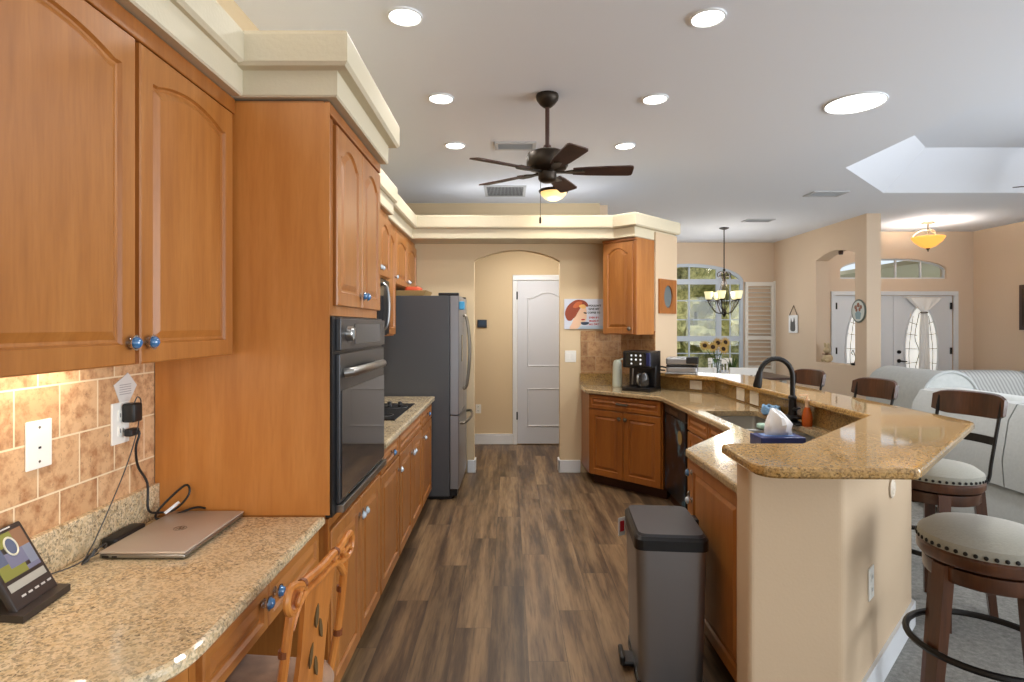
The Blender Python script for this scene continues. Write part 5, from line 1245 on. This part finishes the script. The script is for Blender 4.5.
# shutter panel beside the window
t = thing('shutter_panel', 'white plantation shutter panel with wide louvers folded back beside the window', 'shutter', (4.70, 10.83, .62))
b = MB(); sx0, sx1, sz0, sz1 = 4.455, 5.0, .64, 2.35
b.box(sx0, 10.83, sz0, sx0+.055, 10.875, sz1, .004); b.box(sx1-.055, 10.83, sz0, sx1, 10.875, sz1, .004)
for z in (sz0, 1.26, sz1-.075): b.box(sx0, 10.832, z, sx1, 10.873, z+.075, .004)
part('frame', b, M['louver'], t)
for za, zb in ((sz0+.075, 1.26), (1.335, sz1-.075)):
    n = round((zb-za)/.085)
    for k in range(n):
        zc = za+(zb-za)*(k+.5)/n; b = MB(); b.loft([[(x, 10.852-.032, zc-.012), (x, 10.852, zc+.004), (x, 10.852+.032, zc+.014), (x, 10.852, zc-.003)] for x in (sx0+.055, sx1-.055)], smooth=False); part('louver', b, M['louver'], t)
b = MB(); b.box(sx1+.003, 10.82, .62, 5.019, 10.889, 2.37); part('hanging_strip', b, M['louver'], t)
# dining table, chairs and the flowers
t = thing('dining_table', 'dining table with dark edged top beyond the bar', 'table', (3.40, 9.0, .008))
b = MB(); b.slab(round_poly([(2.55, 8.45), (4.25, 8.45), (4.25, 9.6), (2.55, 9.6)], .12, 5), .725, .76); part('table_top', b, M['rail'], t)
for x, y in ((2.7, 8.6), (4.1, 8.6), (2.7, 9.45), (4.1, 9.45)):
    b = MB(); b.bar((x, y, .0085), (x, y, .726), .07); part('leg', b, M['louver'], t)
def make_dchair():
    t = thing('dining_chair', 'x', 'chair', (0, 0, 0), group='white dining chairs')
    b = MB(); b.box(-.22, -.22, .44, .22, .22, .475, .01); part('seat', b, M['louver'], t)
    for x in (-.19, .19):
        b = MB(); b.bar((x, .19, 0), (x, .19, .44), .04); part('leg', b, M['louver'], t)
        b = MB(); b.bar((x, -.20, 0), (x, -.20, .46), .04); b.bar((x, -.20, .46), (x, -.27, .94), .04); part('leg', b, M['louver'], t)
    b = MB(); b.loft([[(x, -.262, .84), (x, -.282, .94), (x, -.262, .945), (x, -.242, .845)] for x in (-.21, .21)]); part('back_rail', b, M['louver'], t); b = MB(); b.bar((-.19, -.23, .60), (.19, -.23, .60), .03); part('lower_rail', b, M['louver'], t)
    for x in (-.12, -.06, 0, .06, .12): 
        b = MB(); b.bar((x, -.232, .60), (x, -.262, .86), .022, .014); part('spindle', b, M['louver'], t)
    return t
dc = make_dchair()
for i, (x, y, a, lb) in enumerate([(2.62, 8.12, 0, 'white dining chair on the near side of the table, left of the sunflowers'), (3.22, 8.12, 0, 'white dining chair on the near side of the table, right of the sunflowers'), (3.0, 9.95, 180, 'white dining chair on the window side of the table, under the chandelier left'), (3.75, 9.95, 180, 'white dining chair on the window side of the table, by the shutter')]):
    o = dc if i == 0 else copy_tree(dc); o['label'] = lb; o.location = (x, y, .008); o.rotation_euler = (0, 0, math.radians(a))
vx, vy = 3.20, 8.85
t = thing('vase', 'clear glass vase holding the sunflowers on the dining table', 'vase', (vx, vy, .7605))
b = MB(); b.lathe([(.05, 0), (.062, .01), (.055, .12), (.07, .24), (.066, .24), (.05, .12), (.055, .015)], (vx, vy, .7605), 18, cap=False); b.lathe([(.055, .0), (.055, .012)], (vx, vy, .7605), 18); part('glass', b, mat('clear vase glass', (235, 240, 240), .03, trans=.9), t)
M['petal'] = mat('sunflower petals', (196, 158, 84), .7); M['seed'] = mat('sunflower centre', (60, 40, 24), .9)
FLW = [(-.20, -.04, 1.22, 'leftmost'), (-.09, -.08, 1.20, 'second from left'), (.02, .02, 1.26, 'top middle'), (.07, -.08, 1.17, 'lowest right'), (.13, .0, 1.27, 'topmost right')]
for (dx, dy, z, w) in FLW:
    t = thing('sunflower', 'dried yellow sunflower in the glass vase, %s of the bunch' % w, 'flower', (vx+dx, vy+dy, z), group='sunflowers in the vase')
    n = Vector((dx*1.2, -.9, .25)).normalized(); c = Vector((vx+dx, vy+dy, z))
    b = MB(); b.lathe([(.035, -.006), (.034, .006), (.02, .012), (.002, .014)], c, 12, n); part('seed_head', b, M['seed'], t)
    e1 = n.cross(Vector((0, 0, 1))).normalized(); e2 = n.cross(e1)
    b = MB()
    for k in range(13):
        a = 2*PI*k/13; d = e1*math.cos(a)+e2*math.sin(a); s = n.cross(d)
        b.loft([[tuple(c+d*r+s*w_+n*(h_+th)) for w_, th in ((-w, 0), (w, 0), (w*.6, .004), (-w*.6, .004))] for r, w, h_ in ((.028, .008, .0), (.055, .012, .006), (.088, .003, .0))])
    part('petals', b, M['petal'], t)
    b = MB(); b.tube(spline([tuple(c-n*.008), (vx+dx*.8, vy+dy*.8+.02, z-.06), (vx+dx*.25, vy+dy*.3, .98), (vx+dx*.12, vy+dy*.1, .80)]), .006, 6); part('stem', b, M['leaf'], t)
    b = MB()
    for k in range(3):
        q = Vector((vx+dx*(.8-.15*k), vy+dy*.6, z-.10-.07*k)); d = Vector((math.cos(k*2.4+dx*9), -.5*math.sin(k*2.4), -.3)).normalized(); s = d.cross(Vector((0, 0, 1))).normalized()
        b.loft([[tuple(q+d*r+s*w), tuple(q+d*r+s*0+Vector((0, 0, .003))), tuple(q+d*r-s*w), tuple(q+d*r-Vector((0, 0, .003)))] for r, w in ((0, .004), (.05, .028), (.11, .003))])
    part('leaves', b, M['leaf'], t)
t = thing('potted_grass', 'small spiky green plant beside the sunflower vase on the dining table', 'plant', (3.46, 8.9, .7605))
b = MB(); b.lathe([(.04, 0), (.05, .07), (.045, .07), (.04, .06)], (3.46, 8.9, .7605), 14); part('pot', b, M['louver'], t)
b = MB()
for k in range(26):
    a = 2.4*k; r = .05+.05*random.random(); h = .12+.12*random.random(); b.tube([(3.46+.02*math.cos(a), 8.9+.02*math.sin(a), .82), (3.46+r*.6*math.cos(a), 8.9+r*.6*math.sin(a), .83+h*.6), (3.46+r*math.cos(a), 8.9+r*math.sin(a), .83+h)], [.006, .005, .001], 4)
part('blades', b, M['leaf'], t)
# sheer tie curtain on the right entry door
t = thing('sheer_curtain', 'white sheer curtain tied in the middle over the oval door glass', 'curtain', (6.93, 9.60, .35))
M['sheer'] = mat('white sheer cloth', (248, 247, 243), .9)
b = MB(); lp = []
for k, (w, z) in enumerate([(.30, 1.99), (.235, 1.92), (.14, 1.84), (.055, 1.77), (.04, 1.74), (.055, 1.70), (.075, 1.5), (.085, 1.1), (.095, .7), (.10, .36)]):
    lp.append([(6.93+w*math.cos(2*PI*i/36), 9.596+.008*math.sin(2*PI*i/36)*(1 if w < .2 else 1)+.010*math.cos(9*2*PI*i/36), z) for i in range(36)])
b.smooth = True; b.loft(lp, smooth=True); part('cloth', b, M['sheer'], t)
b = MB(); b.tube([(6.93+.055*math.cos(2*PI*k/16), 9.600+.02*math.sin(2*PI*k/16), 1.745) for k in range(16)], .014, 6, True); part('tie', b, M['pewter'], t)
b = MB(); b.tube([(6.58, 9.600, 2.0), (7.28, 9.600, 2.0)], .008, 6); part('rod', b, M['louver'], t)
